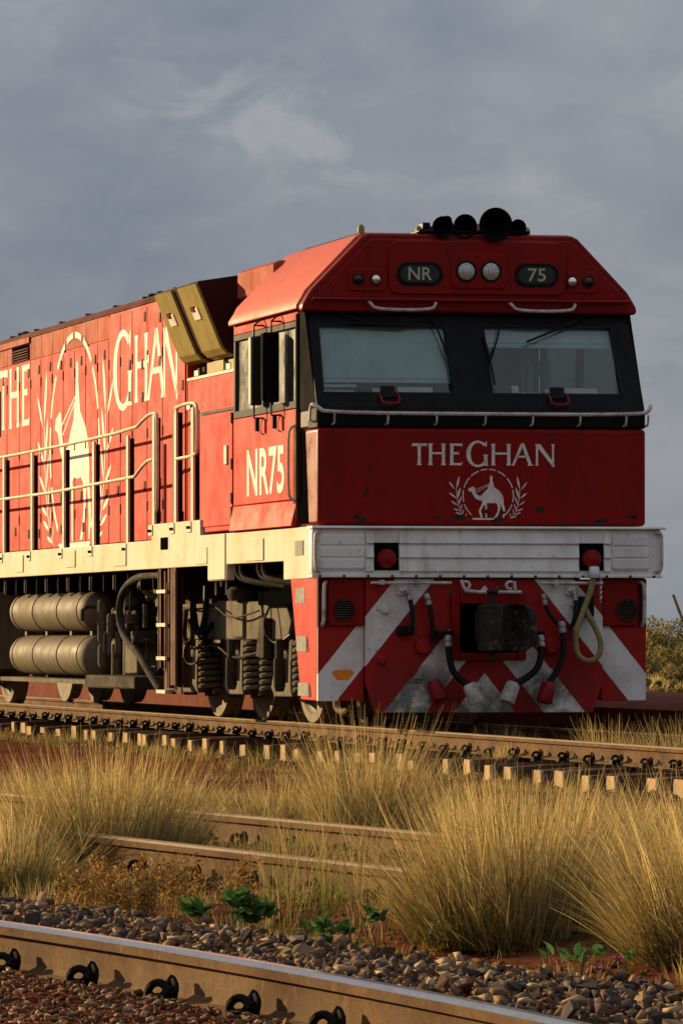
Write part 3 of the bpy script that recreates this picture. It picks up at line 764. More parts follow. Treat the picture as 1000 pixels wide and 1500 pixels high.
# grab rail on the cab flank
for s in (-1, 1):
    g = MB().tube([(-0.66, s * 1.50, 2.68), (-0.66, s * 1.56, 2.65), (-0.66, s * 1.575, 2.58), (-0.66, s * 1.575, 2.10), (-0.66, s * 1.56, 2.03), (-0.66, s * 1.50, 2.0)], 0.012, 8, 2)
    part(g, 'grab_rail', 'cream', smooth=True)
    a, b = side(s, 1.508, 1.49)
    part(MB().box(-0.74, -0.66, a, b, 1.90, 2.66), 'grab_recess', 'ladder_red')

# roof of the cab
OUT = [(-1.50, 3.70), (-1.545, 3.69), (-1.545, 3.73), (-1.50, 3.80), (-1.47, 3.86), (-1.00, 4.345), (-0.94, 4.375), (0.94, 4.375), (1.00, 4.345), (1.47, 3.86), (1.50, 3.80), (1.545, 3.73), (1.545, 3.69), (1.50, 3.70)]
roof = part(MB().prism(OUT, -2.88, -0.50, 'x'), 'cab_roof', 'red_roof', bevel=0.012)
BR = [(-1.525, 3.665), (-1.53, 3.72), (-1.47, 3.82), (-1.44, 3.865), (-0.985, 4.33), (-0.93, 4.356), (0.93, 4.356), (0.985, 4.33), (1.44, 3.865), (1.47, 3.82), (1.53, 3.72), (1.525, 3.665)]
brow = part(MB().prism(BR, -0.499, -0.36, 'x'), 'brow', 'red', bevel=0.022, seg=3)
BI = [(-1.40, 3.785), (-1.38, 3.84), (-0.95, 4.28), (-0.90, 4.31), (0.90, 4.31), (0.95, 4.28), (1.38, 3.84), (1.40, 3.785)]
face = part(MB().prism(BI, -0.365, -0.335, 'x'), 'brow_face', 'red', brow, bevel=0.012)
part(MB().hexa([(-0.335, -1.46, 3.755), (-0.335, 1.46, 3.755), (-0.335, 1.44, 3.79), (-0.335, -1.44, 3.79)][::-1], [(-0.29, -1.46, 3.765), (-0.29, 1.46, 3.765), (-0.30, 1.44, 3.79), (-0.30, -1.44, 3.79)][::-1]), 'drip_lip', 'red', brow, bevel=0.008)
part(MB().prism([(-0.92, 4.374), (-0.85, 4.41), (0.85, 4.41), (0.92, 4.374)], -2.7, -0.95, 'x'), 'roof_plate', 'soot', roof, bevel=0.01)
# light clusters
def rrect(y0, y1, z0, z1, r, n=6):
    P = []
    for cy, cz, a0 in ((y1 - r, z1 - r, 0), (y0 + r, z1 - r, 90), (y0 + r, z0 + r, 180), (y1 - r, z0 + r, 270)):
        for k in range(n + 1):
            t = R(a0 + 90 * k / n); P.append((cy + r * math.cos(t), cz + r * math.sin(t)))
    return P
XB = -0.335
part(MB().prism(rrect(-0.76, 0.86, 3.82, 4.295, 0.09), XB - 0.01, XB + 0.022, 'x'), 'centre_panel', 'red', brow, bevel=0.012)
XC = XB + 0.022
for (a, b) in ((-0.69, -0.27), (0.385, 0.79)):
    bd = part(MB().prism(rrect(a, b, 3.895, 4.105, 0.10), XC - 0.01, XC + 0.008, 'x'), 'number_board', 'black', brow, bevel=0.006)
    part(MB().prism(rrect(a + 0.035, b - 0.035, 3.925, 4.075, 0.072), XC, XC + 0.012, 'x'), 'board_glass', 'board', bd)
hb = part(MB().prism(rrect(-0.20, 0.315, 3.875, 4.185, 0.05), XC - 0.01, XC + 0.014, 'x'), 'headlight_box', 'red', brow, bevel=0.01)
def ring(mb, x, y, z, r0, r1, d): return mb.lathe([(0, r1), (d, r1), (d + 0.006, r1 - 0.006), (d + 0.004, r0), (0, r0)], (x, y, z), (1, 0, 0), 24, False)
for y in (-0.058, 0.167):
    h = part(ring(MB(), XC + 0.012, y, 4.028, 0.078, 0.094, 0.012), 'headlight', 'black', hb, smooth=True)
    part(MB().lathe([(0, 0.080), (0.012, 0.076), (0.020, 0.05), (0.024, 0.005)], (XC + 0.010, y, 4.028), (1, 0, 0), 24), 'lens', 'lens_clear', h, smooth=True)
for s, y0_, y1_ in ((-1, -1.12, -0.775), (1, 0.875, 1.16)):
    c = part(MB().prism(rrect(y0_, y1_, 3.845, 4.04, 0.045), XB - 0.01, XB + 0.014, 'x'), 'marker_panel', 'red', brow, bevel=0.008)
    ya, yb = (-1.035, -0.873) if s < 0 else (1.065, 0.918)
    for y, mm in ((ya, 'lens_dark'), (yb, 'lens_bright')):
        l = part(ring(MB(), XB + 0.012, y, 3.948, 0.046, 0.056, 0.012), 'marker_light', 'maroon', c, smooth=True)
        part(MB().lathe([(0, 0.047), (0.020, 0.042), (0.034, 0.026), (0.040, 0.004)], (XB + 0.010, y, 3.948), (1, 0, 0), 20), 'lens', mm, l, smooth=True)
for (a, b) in ((-0.94, -0.33), (0.345, 0.945)):
    part(MB().tube([(-0.33, a, 3.755), (-0.285, a + 0.01, 3.735), (-0.27, a + 0.05, 3.68), (-0.27, b - 0.05, 3.68), (-0.285, b - 0.01, 3.735), (-0.33, b, 3.755)], 0.014, 8, 2), 'brow_handle', 'gladhand_white', brow, smooth=True)
for y in (-0.98, -0.43, 0.55): part(MB().lathe([(0, 0.03), (0.05, 0.03), (0.075, 0.018), (0.08, 0.003)], (-0.42 if y < -0.5 else -0.5, y if y < 0.5 else 0.56, 4.36), (0, 0, 1), 12), 'roof_stud', 'olive', roof, smooth=True)
# horns
hs = part(MB().box(-0.78, -0.40, -0.46, 0.56, 4.372, 4.40), 'horn_base', 'black', bevel=0.01)
for (y, z, r, x) in ((-0.265, 4.415, 0.098, -0.32), (-0.055, 4.428, 0.108, -0.34), (0.205, 4.440, 0.152, -0.28), (0.435, 4.425, 0.074, -0.36)):
    part(MB().lathe([(-0.5, 0.03), (-0.46, 0.05), (-0.3, 0.035), (-0.14, 0.05), (-0.05, r * 0.7), (0, r), (0.006, r), (0.0, r * 0.93), (-0.06, r * 0.6), (-0.16, 0.03)], (x, y, z), (1, 0, 0), 26), 'horn', 'black_dull', hs, smooth=True)
part(MB().box(-0.62, -0.48, -0.40, -0.33, 4.39, 4.47), 'horn_valve', 'black', hs, bevel=0.01)
part(MB().lathe([(-0.10, 0.055), (0.1, 0.055)], (-0.6, 0.36, 4.47), (1, 0, 0), 14), 'horn_valve', 'black', hs, smooth=True)
part(MB().lathe([(-0.10, 0.045), (0.1, 0.045)], (-0.6, -0.17, 4.49), (1, 0, 0), 14), 'horn_valve', 'black', hs, smooth=True)

# windscreen, leaning back
def wx(z): return -0.03 - 0.40 * (z - 2.79) / 0.87
def wq(y0, y1, z0, z1, o0, o1, y0t=None, y1t=None):
    y0t = y0 if y0t is None else y0t; y1t = y1 if y1t is None else y1t
    f = lambda o: [(wx(z0) + o, y0, z0), (wx(z0) + o, y1, z0), (wx(z1) + o, y1t, z1), (wx(z1) + o, y0t, z1)]
    return f(o0), f(o1)
WL = (-1.425, -0.215); WR = (0.105, 1.315)
m = MB()
m.hexa(*wq(-1.485, 1.485, 2.803, 2.925, -0.05, 0.0)); m.hexa(*wq(-1.46, 1.46, 3.565, 3.70, -0.05, 0.0))
for (a, b, at, bt) in ((-1.485, WL[0], -1.46, WL[0] + 0.03), (WL[1], WR[0], WL[1], WR[0]), (WR[1], 1.485, WR[1] - 0.01, 1.46)): m.hexa(*wq(a, b, 2.925, 3.565, -0.05, 0.0, at, bt))
ws = part(m, 'windscreen_frame', 'black')
for (a, b, at, bt) in ((WL[0], WL[1], WL[0] + 0.03, WL[1]), (WR[0], WR[1], WR[0], WR[1] - 0.01)):
    part(MB().hexa(*wq(a, b, 2.925, 3.565, -0.030, -0.024, at, bt)), 'windscreen_pane', 'glass', ws)
    g = MB(); e = 0.022
    g.hexa(*wq(a, b, 2.925, 2.925 + e, -0.024, 0.004, at, bt)); g.hexa(*wq(at, bt, 3.565 - e, 3.565, -0.024, 0.004))
    g.hexa(*wq(a, a + e, 2.925 + e, 3.565 - e, -0.024, 0.004, at, at + e)); g.hexa(*wq(b - e, b, 2.925 + e, 3.565 - e, -0.024, 0.004, bt - e, bt))
    part(g, 'window_gasket', 'rubber', ws)
def inner(name, y0, y1, z0, z1, off, m_): return part(MB().hexa(*wq(y0, y1, z0, z1, off - 0.01, off)), name, m_, loco)
bl = inner('sun_blind', -1.42, -0.22, 3.075, 3.60, -0.09, 'blind')
part(MB().hexa(*wq(-1.42, -0.22, 3.035, 3.070, -0.105, -0.085)), 'blind_rail', 'blind_rail', bl)
b2 = inner('sun_blind', 0.10, 1.31, 3.405, 3.60, -0.09, 'blind')
part(MB().hexa(*wq(0.10, 1.31, 3.362, 3.400, -0.105, -0.085)), 'blind_rail', 'blind_rail', b2)
inner('visor_clip', -0.96, -0.65, 3.505, 3.545, -0.075, 'blind_rail'); inner('visor_clip', 0.55, 0.86, 3.505, 3.545, -0.075, 'blind_rail')
for (y0_, y1_, z0, z1, mm) in ((-1.40, -1.07, 2.995, 3.02, 'paper'), (-1.40, -1.10, 2.95, 2.965, 'paper'), (-0.93, -0.86, 2.935, 2.985, 'paper'), (-0.70, -0.385, 2.945, 3.0, 'paper'), (0.34, 0.40, 2.955, 3.02, 'paper'), (0.64, 0.71, 2.945, 2.99, 'paper'), (0.83, 1.12, 2.95, 3.0, 'paper'), (0.42, 0.60, 2.945, 2.96, 'paper')):
    inner('dash_paper', y0_, y1_, z0, z1, -0.12, mm)
for y0_, y1_, z0, z1 in ((0.86, 0.885, 3.03, 3.30), (0.92, 0.965, 3.03, 3.32), (1.01, 1.025, 3.18, 3.32), (1.06, 1.13, 3.09, 3.33)):
    part(MB().box(-1.6, -1.55, y0_, y1_, z0, z1), 'window_strip', 'blind_rail')
part(MB().box(-1.3, -0.55, -1.40, -0.1, 2.80, 2.93), 'dash', 'interior_blue'); part(MB().box(-1.3, -0.55, 0.1, 1.40, 2.80, 2.93), 'dash', 'interior_blue')
part(MB().prism([(-1.9, 2.1), (-1.5, 2.1), (-1.5, 2.5), (-1.75, 2.55), (-1.82, 3.28), (-1.95, 3.28)], 0.45, 0.95, 'y'), 'driver_seat', 'interior_blue', bevel=0.04)
# hatch handles below the panes
for yc in (-0.83, 0.705):
    part(MB().tube([(wx(2.91) + 0.0, yc - 0.082, 2.93), (wx(2.90) + 0.05, yc - 0.082, 2.90), (wx(2.85) + 0.05, yc - 0.075, 2.842), (wx(2.85) + 0.05, yc + 0.075, 2.842), (wx(2.90) + 0.05, yc + 0.082, 2.90), (wx(2.91), yc + 0.082, 2.93)], 0.012, 6, 1), 'hatch_handle', 'lens_red', ws, smooth=True)
    part(MB().hexa(*wq(yc - 0.06, yc + 0.06, 2.90, 3.0, 0.0, 0.02)), 'hatch_block', 'black', ws)
# wipers
def wp(y, z, o=0.03): return (wx(z) + o, y, z)
for pts, bl_ in (([wp(-0.36, 3.69), wp(-0.30, 3.47), wp(-0.235, 3.22)], [wp(-0.24, 3.46), wp(-0.235, 3.22), wp(-0.235, 3.0)]),
                 ([wp(0.31, 3.69), wp(0.23, 3.45), wp(0.135, 3.23)], [wp(0.10, 3.46), wp(0.13, 3.25), wp(0.14, 3.02)]),
                 ([wp(1.22, 3.72), wp(0.95, 3.60), wp(0.72, 3.50)], [wp(0.98, 3.60), wp(0.72, 3.50), wp(0.49, 3.41)]),
                 ([wp(-1.35, 3.72), wp(-1.05, 3.60), wp(-0.85, 3.553)], [wp(-1.11, 3.565), wp(-0.85, 3.553), wp(-0.60, 3.548)])):
    wa = part(MB().tube(pts, 0.009, 6), 'wiper_arm', 'rubber', ws)
    part(MB().tube(bl_, 0.011, 6), 'wiper_blade', 'rubber', wa)
# hand rail round the nose
rl = part(MB().tube([(-0.08, -1.53, 2.80), (-0.02, -1.535, 2.84), (0.055, -1.50, 2.80), (0.075, -1.44, 2.755), (0.075, 0, 2.752), (0.075, 1.44, 2.755), (0.055, 1.50, 2.80), (-0.02, 1.535, 2.84)], 0.017, 8, 2), 'nose_rail', 'gladhand_white', smooth=True)
for y in (-1.36, -0.88, -0.44, 0.0, 0.43, 0.86, 1.28, 1.48):
    part(MB().tube([(-0.01, y, 2.655), (0.06, y, 2.665), (0.075, y, 2.70), (0.075, y, 2.752)], 0.010, 6), 'rail_bracket', 'gladhand_white', rl, smooth=True)
part(MB().tube([(-0.10, -1.49, 2.68), (-0.10, -1.535, 2.70), (-0.08, -1.535, 2.80)], 0.012, 6), 'rail_bracket', 'gladhand_white', rl)
part(MB().box(-0.30, -0.015, -1.492, -1.40, 2.636, 2.80), 'band_end', 'frame_grey', nose)

# --- mirrors
for x, mm in ((-1.80, 'glass'), (-1.20, 'black')):
    mr_ = part(MB().box(x - 0.03, x + 0.03, -1.66 if mm != 'glass' else -1.615, -1.515, 2.905, 3.53), 'mirror', 'smoked_glass' if mm == 'glass' else 'black_dull', bevel=0.015)
    part(MB().tube([(x, -1.50, 3.63), (x, -1.585, 3.63), (x, -1.585, 3.53)], 0.010, 6), 'mirror_arm', 'black', mr_)
    part(MB().tube([(x, -1.50, 3.70), (x, -1.585, 3.63)], 0.008, 6), 'mirror_arm', 'black', mr_)
    part(MB().tube([(x, -1.50, 2.79), (x, -1.585, 2.79), (x, -1.585, 2.905)], 0.010, 6), 'mirror_arm', 'black', mr_)
    part(MB().lathe([(-0.06, 0.022), (0.06, 0.022)], (x, -1.555, 2.73), (0, 0, 1), 8), 'mirror_lock', 'black', mr_)
    rr = [(x + 0.02 - 0.14 * math.sin(R(a)), -1.52, 2.72 - 0.075 * math.cos(R(a)) ) for a in range(0, 181, 20)]
    part(MB().tube(rr, 0.006, 5), 'mirror_cord', 'black', mr_)
    part(MB().box(x - 0.033, x + 0.033, -1.672 if mm != 'glass' else -1.626, -1.660 if mm != 'glass' else -1.614, 2.92, 3.52), 'mirror_edge', 'cream' if mm == 'glass' else 'black_dull', mr_)

# --- buffer beam
XF = 0.085
m = MB()
m.prism(rrect(-1.565, 1.60, 1.335, 1.745, 0.03, 3), -0.03, XF, 'x')
beam = part(m, 'buffer_beam', 'white_front', bevel=0.01)
part(MB().prism([(-0.05, 1.746), (0.125, 1.746), (0.13, 1.755), (0.12, 1.77), (-0.05, 1.772)], -1.575, 1.625, 'y'), 'beam_cap', 'white_front', beam, bevel=0.004)
part(MB().box(-0.03, 0.105, -1.57, 1.60, 1.322, 1.345), 'beam_foot', 'white_front', beam, bevel=0.004)
for (a, b) in ((-1.085, -1.015), (-0.785, 0.84), (1.07, 1.13)):
    for z in (1.368, 1.488, 1.612):
        m = MB().prism([(XF - 0.005, z), (XF + 0.004, z), (XF + 0.022, z + 0.010), (XF + 0.006, z + 0.112), (XF - 0.005, z + 0.114)], a, b, 'y')
        part(m, 'beam_slat', 'white_front', beam)
for (a, b) in ((-1.51, -1.09), (1.135, 1.485)):
    p_ = part(MB().prism(rrect(a, b, 1.385, 1.70, 0.04), XF - 0.01, XF + 0.012, 'x'), 'beam_panel', 'white_front', beam, bevel=0.005)
    for z in (1.40, 1.50, 1.605): part(MB().box(XF + 0.010, XF + 0.020, a + 0.012, b - 0.012, z, z + 0.085), 'panel_slat', 'white_front', p_, bevel=0.006)
for (a, b) in ((-1.01, -0.79), (0.845, 1.065)):
    k = part(MB().box(XF - 0.02, XF + 0.006, a, b, 1.385, 1.625), 'lamp_niche', 'hole', beam)
    part(MB().lathe([(0, 0.085), (0.03, 0.085), (0.055, 0.07), (0.06, 0.02), (0.065, 0.005)], (XF + 0.004, (a + b) / 2, 1.487), (1, 0, 0), 24), 'tail_lamp', 'lens_red', k, smooth=True)
for s, y in ((-1, -1.545), (1, 1.585)):
    part(MB().tube([(0.09, y - s * 0.05, 1.72), (0.12, y - s * 0.01, 1.715), (0.125, y, 1.68), (0.125, y, 1.42), (0.12, y - s * 0.01, 1.385), (0.09, y - s * 0.05, 1.375)], 0.016, 8, 1), 'beam_rail', 'gladhand_white', beam, smooth=True)
BOLT = MB().lathe([(0, 0.012), (0.012, 0.012)], (0, 0, 0), (1, 0, 0), 6).mesh('bolt', 'grime')
for y in np.linspace(-1.5, 1.52, 15): link('bolt', BOLT, beam, (0.104, float(y), 1.334))

# --- pilot, plough and steps
for s in (-1, 1):
    a, b = side(s, 1.488, 1.20)
    ps = part(MB().prism([(-0.90, 1.315), (-0.045, 1.315), (-0.045, 0.245), (-0.56, 0.25)], a, b, 'y'), 'pilot_step', 'red_side', bevel=0.008)
    if s < 0:
        for (x0, x1, z0, z1, sl_) in ((-0.73, -0.43, 1.105, 1.235, 0), (-0.70, -0.38, 0.68, 0.81, 1), (-0.65, -0.30, 0.285, 0.40, 1)):
            q = part(MB().box(x0, x1, -1.4905, -1.47, z0, z1), 'step_pocket', 'step_grey', ps)
            if sl_: part(MB().prism([(x1, z0 - 0.01), (x1 + 0.09, z0 - 0.005), (x1 + 0.05, z1 - 0.02), (x1, z1)], -1.4915, -1.47, 'y'), 'pocket_shade', 'ladder_red', q)
    # outer plate with chevrons
    a, b = side(s, 1.487, 1.075)
    op = part(MB().box(-0.045, 0.0, a, b, 0.243, 1.315), 'pilot_plate', 'chevron', bevel=0.006)
    a, b = side(s, 1.40, 1.08)
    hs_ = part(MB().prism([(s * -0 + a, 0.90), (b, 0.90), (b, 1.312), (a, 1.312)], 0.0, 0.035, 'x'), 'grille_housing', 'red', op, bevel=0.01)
    yc = -1.264 if s < 0 else 1.30
    gr = part(ring(MB(), 0.03, yc, 1.04, 0.088, 0.104, 0.01), 'speaker_grille', 'maroon', hs_, smooth=True)
    g = MB()
    for k in range(-4, 5):
        hh = math.sqrt(max(0.001, 0.088 ** 2 - (0.02 * k) ** 2)); g.box(0.036, 0.042, yc - hh, yc + hh, 1.04 + 0.02 * k - 0.005, 1.04 + 0.02 * k + 0.005)
    part(g, 'grille_bars', 'grime', gr)
    part(MB().lathe([(0, 0.088), (0.002, 0.088)], (0.0345, yc, 1.04), (1, 0, 0), 20), 'grille_back', 'hole', gr)
    yy = s * 1.452
    part(MB().box(-0.03, 0.004, *side(s, 1.488, 1.41), 0.89, 1.31), 'grab_niche', 'ladder_red', op)
    part(MB().tube([(0.0, yy - s * 0.035, 1.285), (0.05, yy - s * 0.02, 1.285), (0.06, yy, 1.25), (0.06, yy, 0.98), (0.05, yy, 0.93), (0.0, yy, 0.90)], 0.017, 8, 2), 'pilot_grab', 'gladhand_white', op, smooth=True)
    part(MB().box(0.0, 0.045, *side(s, 1.40, 1.08), 1.314, 1.325), 'pilot_lip', 'red', op)
part(MB().prism([(-1.265 + 0.09 * math.cos(R(t)) * (1 + 0.2 * math.sin(3 * R(t))), 0.475 + 0.055 * math.sin(R(t)) * (1 + 0.2 * math.cos(2 * R(t)))) for t in range(0, 360, 20)], 0.0, 0.003, 'x'), 'paint_patch', 'orange_patch', loco)
# plough plate with coupler pocket
X0 = 0.045
def ploughstrip(poly): return MB().prism(poly, 0.0, X0, 'x')
m = MB()
m.prism([(-1.073, 1.31), (-0.25, 1.31), (-0.25, 0.64), (-0.25, 0.145), (-0.985, 0.145), (-1.073, 0.40)], 0.0, X0, 'x')
m.prism([(0.30, 1.31), (1.073, 1.31), (1.073, 0.40), (0.985, 0.145), (0.30, 0.145), (0.30, 0.64)], 0.0, X0, 'x')
m.prism([(-0.249, 0.145), (0.299, 0.145), (0.299, 0.64), (-0.249, 0.64)], 0.0, X0, 'x')
m.prism([(-0.249, 1.10), (0.299, 1.10), (0.299, 1.31), (-0.249, 1.31)], 0.0, X0, 'x')
plough = part(m, 'plough', 'chevron')
m = MB()
m.box(-0.1, 0.10, -0.31, -0.235, 0.60, 1.19); m.box(-0.1, 0.10, 0.285, 0.365, 0.60, 1.19); m.box(-0.1, 0.10, -0.235, 0.285, 0.60, 0.665); m.box(-0.1, 0.10, -0.235, 0.285, 1.09, 1.19)
part(m, 'coupler_pocket', 'red', bevel=0.012)
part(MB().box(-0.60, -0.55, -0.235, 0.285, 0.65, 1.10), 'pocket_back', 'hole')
for yc, zc in ((-0.90, 1.04), (-0.93, 0.60), (0.80, 1.10)): part(MB().lathe([(0, 0.04), (0.02, 0.04), (0.035, 0.025)], (X0, yc, zc), (1, 0, 0), 12), 'jacking_boss', 'chevron', plough, smooth=True)
for yc in (-0.56, 0.60):
    part(MB().lathe([(0, 0.075), (0.04, 0.075), (0.06, 0.055)], (X0, yc, 0.72), (1, 0, 0), 16), 'hose_boss', 'chevron', plough, smooth=True)
for y, z in ((-0.62, 0.455), (0.58, 0.455), (-0.75, 1.22), (0.78, 1.22)):
    bkt = MB(); bkt.box(X0, X0 + 0.03, y - 0.05, y + 0.05, z - 0.05, z + 0.05); bkt.box(X0 + 0.03, X0 + 0.055, y - 0.035, y + 0.035, z - 0.02, z + 0.07)
    part(bkt, 'hose_bracket', 'chevron', plough, bevel=0.005)
# coupler
cp = part(MB().box(-0.5, 0.28, -0.06, 0.15, 0.78, 0.98), 'coupler', 'coupler', bevel=0.02)
HEADP = [(0.20, -0.13), (0.36, -0.19), (0.48, -0.16), (0.50, -0.04), (0.44, 0.04), (0.46, 0.12), (0.56, 0.17), (0.64, 0.22), (0.62, 0.29), (0.46, 0.31), (0.20, 0.16)]
cy_ = lambda k, q: [(a, 0.03 + (b - 0.03) * q) for a, b in HEADP]
m = MB(); lv_ = [(0.68, 0.62), (0.73, 0.9), (0.80, 1.0), (0.98, 1.0), (1.05, 0.88), (1.09, 0.55)]; nH = len(HEADP)
m.add([(a, b, z) for z, q in lv_ for a, b in cy_(0, q)], [(i * nH + k, i * nH + (k + 1) % nH, (i + 1) * nH + (k + 1) % nH, (i + 1) * nH + k) for i in range(5) for k in range(nH)] + [tuple(range(nH)), tuple(range(5 * nH, 6 * nH))])
part(m, 'coupler_head', 'coupler', cp, bevel=0.02, seg=2)
part(MB().lathe([(-0.20, 0.10), (-0.19, 0.115), (0.19, 0.115), (0.20, 0.10)], (0.52, -0.09, 0.88), (0, 0, 1), 16), 'knuckle', 'coupler', cp, smooth=True)
part(MB().lathe([(-0.27, 0.03), (0.29, 0.03), (0.31, 0.05), (0.33, 0.05)], (0.52, -0.08, 0.88), (0, 0, 1), 10), 'knuckle_pin', 'coupler', cp, smooth=True)
part(MB().tube([(0.52, -0.06, 1.17), (0.48, -0.02, 1.23), (0.36, 0.0, 1.20)], 0.022, 8, 1), 'lock_lift', 'coupler', cp, smooth=True)
part(MB().box(0.30, 0.50, 0.26, 0.33, 0.78, 0.98), 'guard_arm', 'coupler', cp, bevel=0.03)
# uncoupling rod
ur = part(MB().tube([(0.12, -1.05, 1.275), (0.14, -0.33, 1.275)], 0.013, 8), 'uncoupling_rod', 'gladhand_white', smooth=True)
part(MB().tube([(0.12, 0.48, 1.275), (0.12, 1.05, 1.275)], 0.013, 8), 'rod_bar', 'gladhand_white', ur)
part(MB().tube([(0.14, -0.24, 1.30), (0.15, -0.225, 1.24), (0.15, -0.20, 1.195), (0.15, 0.30, 1.195)], 0.015, 8, 1), 'rod_bar', 'gladhand_white', ur, smooth=True)
part(MB().tube([(0.15, 0.245, 1.20), (0.15, 0.235, 1.29)], 0.015, 8), 'rod_bar', 'gladhand_white', ur)
for yc, sg in ((-0.20, 1), (0.20, -1)):
    part(MB().tube([(0.14, yc + 0.035 * math.sin(R(t)) * sg, 1.255 + 0.032 * math.cos(R(t))) for t in range(-30, 230, 26)], 0.013, 6), 'rod_hook', 'gladhand_white', ur, smooth=True)
for y in (-0.62, -0.95, 0.62, 0.95): part(MB().box(0.04, 0.14, y - 0.02, y + 0.02, 1.26, 1.30), 'rod_bracket', 'gladhand_white', ur)
# brake hoses with couplings
def hose(name, pts, r, glad, gm, ferr=True):
    h = part(MB().tube(pts, r, 10, 2), name, 'rubber', smooth=True)
    if ferr:
        d = (Vector(pts[1]) - Vector(pts[0])).normalized()
        part(MB().lathe([(-0.02, r * 1.1), (0.0, r * 1.35), (0.03, r * 1.3), (0.035, r * 1.05), (0.05, r * 1.3), (0.08, r * 1.3), (0.085, r)], pts[0], d, 10), 'hose_ferrule', 'ferrule', h, smooth=True)
    if glad:
        e = Vector(pts[-1]); d = (e - Vector(pts[-2])).normalized()
        if glad is not True: d = Vector(glad).normalized()
        part(MB().lathe([(-0.03, 0.045), (-0.01, 0.062), (0.03, 0.066), (0.14, 0.070), (0.155, 0.062), (0.158, 0.04)], e, d, 16), 'gladhand', gm, h, smooth=True)
    return h
hose('brake_hose', [(0.18, -0.375, 0.80), (0.19, -0.37, 0.66), (0.20, -0.34, 0.50), (0.22, -0.25, 0.41), (0.24, -0.19, 0.37)], 0.030, (0.1, 0.35, -0.9), 'gladhand_white')
hose('brake_hose', [(0.18, 0.46, 0.80), (0.19, 0.47, 0.66), (0.20, 0.43, 0.52), (0.22, 0.30, 0.43), (0.24, 0.19, 0.38)], 0.030, (0.1, -0.38, -0.9), 'gladhand_white')
hose('multiple_unit_hose', [(0.16, 0.66, 0.92), (0.18, 0.68, 0.74), (0.19, 0.65, 0.58), (0.20, 0.58, 0.47), (0.21, 0.52, 0.38)], 0.028, (0.1, -0.25, -0.95), 'lens_red')
hose('multiple_unit_hose', [(0.12, -0.545, 1.16), (0.14, -0.52, 1.05), (0.15, -0.50, 0.90), (0.14, -0.50, 0.76)], 0.022, None, '')
hose('multiple_unit_hose', [(0.12, -0.72, 1.20), (0.15, -0.69, 1.08), (0.16, -0.68, 0.95), (0.15, -0.71, 0.84)], 0.022, None, '')
hose('multiple_unit_hose', [(0.12, 0.51, 1.16), (0.14, 0.53, 1.05), (0.15, 0.57, 0.98), (0.16, 0.64, 0.90)], 0.018, None, '')
hose('multiple_unit_hose', [(0.12, 0.79, 1.20), (0.15, 0.80, 1.08), (0.16, 0.78, 0.95), (0.14, 0.74, 0.86)], 0.020, None, '')
part(MB().lathe([(-0.03, 0.045), (0.03, 0.07), (0.14, 0.072), (0.155, 0.05)], (0.10, -0.47, 0.40), (0.1, 0.28, -0.95), 16), 'gladhand', 'lens_red', plough, smooth=True)
for q in ((0.045, 0.20, -0.47, -0.32, 0.80, 0.86), (0.045, 0.20, 0.40, 0.50, 0.80, 0.86), (0.045, 0.16, 0.80, 0.96, 0.98, 1.16), (0.045, 0.14, -0.80, -0.66, 0.82, 0.90)):
    part(MB().box(*q), 'pipe_elbow', 'black', plough, bevel=0.012)
yh = part(MB().tube([(0.10, 0.955, 1.43), (0.16, 0.955, 1.38), (0.17, 0.93, 1.22), (0.17, 0.84, 1.0), (0.17, 0.78, 0.82), (0.17, 0.79, 0.66), (0.18, 0.87, 0.585), (0.18, 0.98, 0.61), (0.18, 1.02, 0.72), (0.17, 0.98, 0.86), (0.16, 0.91, 0.98), (0.14, 0.88, 1.06)], 0.026, 10, 3), 'water_hose', 'hose_yellow', smooth=True)
part(MB().lathe([(-0.05, 0.05), (0.0, 0.055), (0.05, 0.045)], (0.16, 0.955, 1.37), (0, 0, 1), 14), 'hose_ferrule', 'steel', yh, smooth=True)
for k in range(9): part(MB().tube([(0.15 + 0.008 * math.sin(R(t)), 1.02 + 0.011 * math.cos(R(t)), 1.30 - 0.022 * k + 0.014 * math.sin(R(t + 90 * (k % 2)))) for t in range(0, 361, 60)], 0.004, 4), 'chain_link', 'steel', yh)

# --- side steps ladder
ld = MB(); ld.box(-5.90, -5.82, -1.47, -1.44, 0.50, 1.48); ld.box(-5.53, -5.47, -1.47, -1.42, 0.30, 1.48); ld.box(-5.42, -5.20, -1.47, -1.44, 0.33, 1.48); ld.box(-5.90, -5.20, -1.415, -1.40, 0.24, 1.48)
ladder = part(ld, 'ladder', 'ladder_red')
m = MB(); m.box(-5.91, -5.885, -1.478, -1.46, 0.48, 1.46); m.box(-5.535, -5.51, -1.478, -1.46, 0.30, 1.34); m.box(-5.21, -5.19, -1.478, -1.46, 0.28, 1.46)
part(m, 'ladder_edge', 'rail_rust', ladder)
for z in (0.245, 0.575, 0.905, 1.235): part(MB().box(-5.89, -5.52, -1.50, -1.42, z, z + 0.035), 'rung', 'cream', ladder)

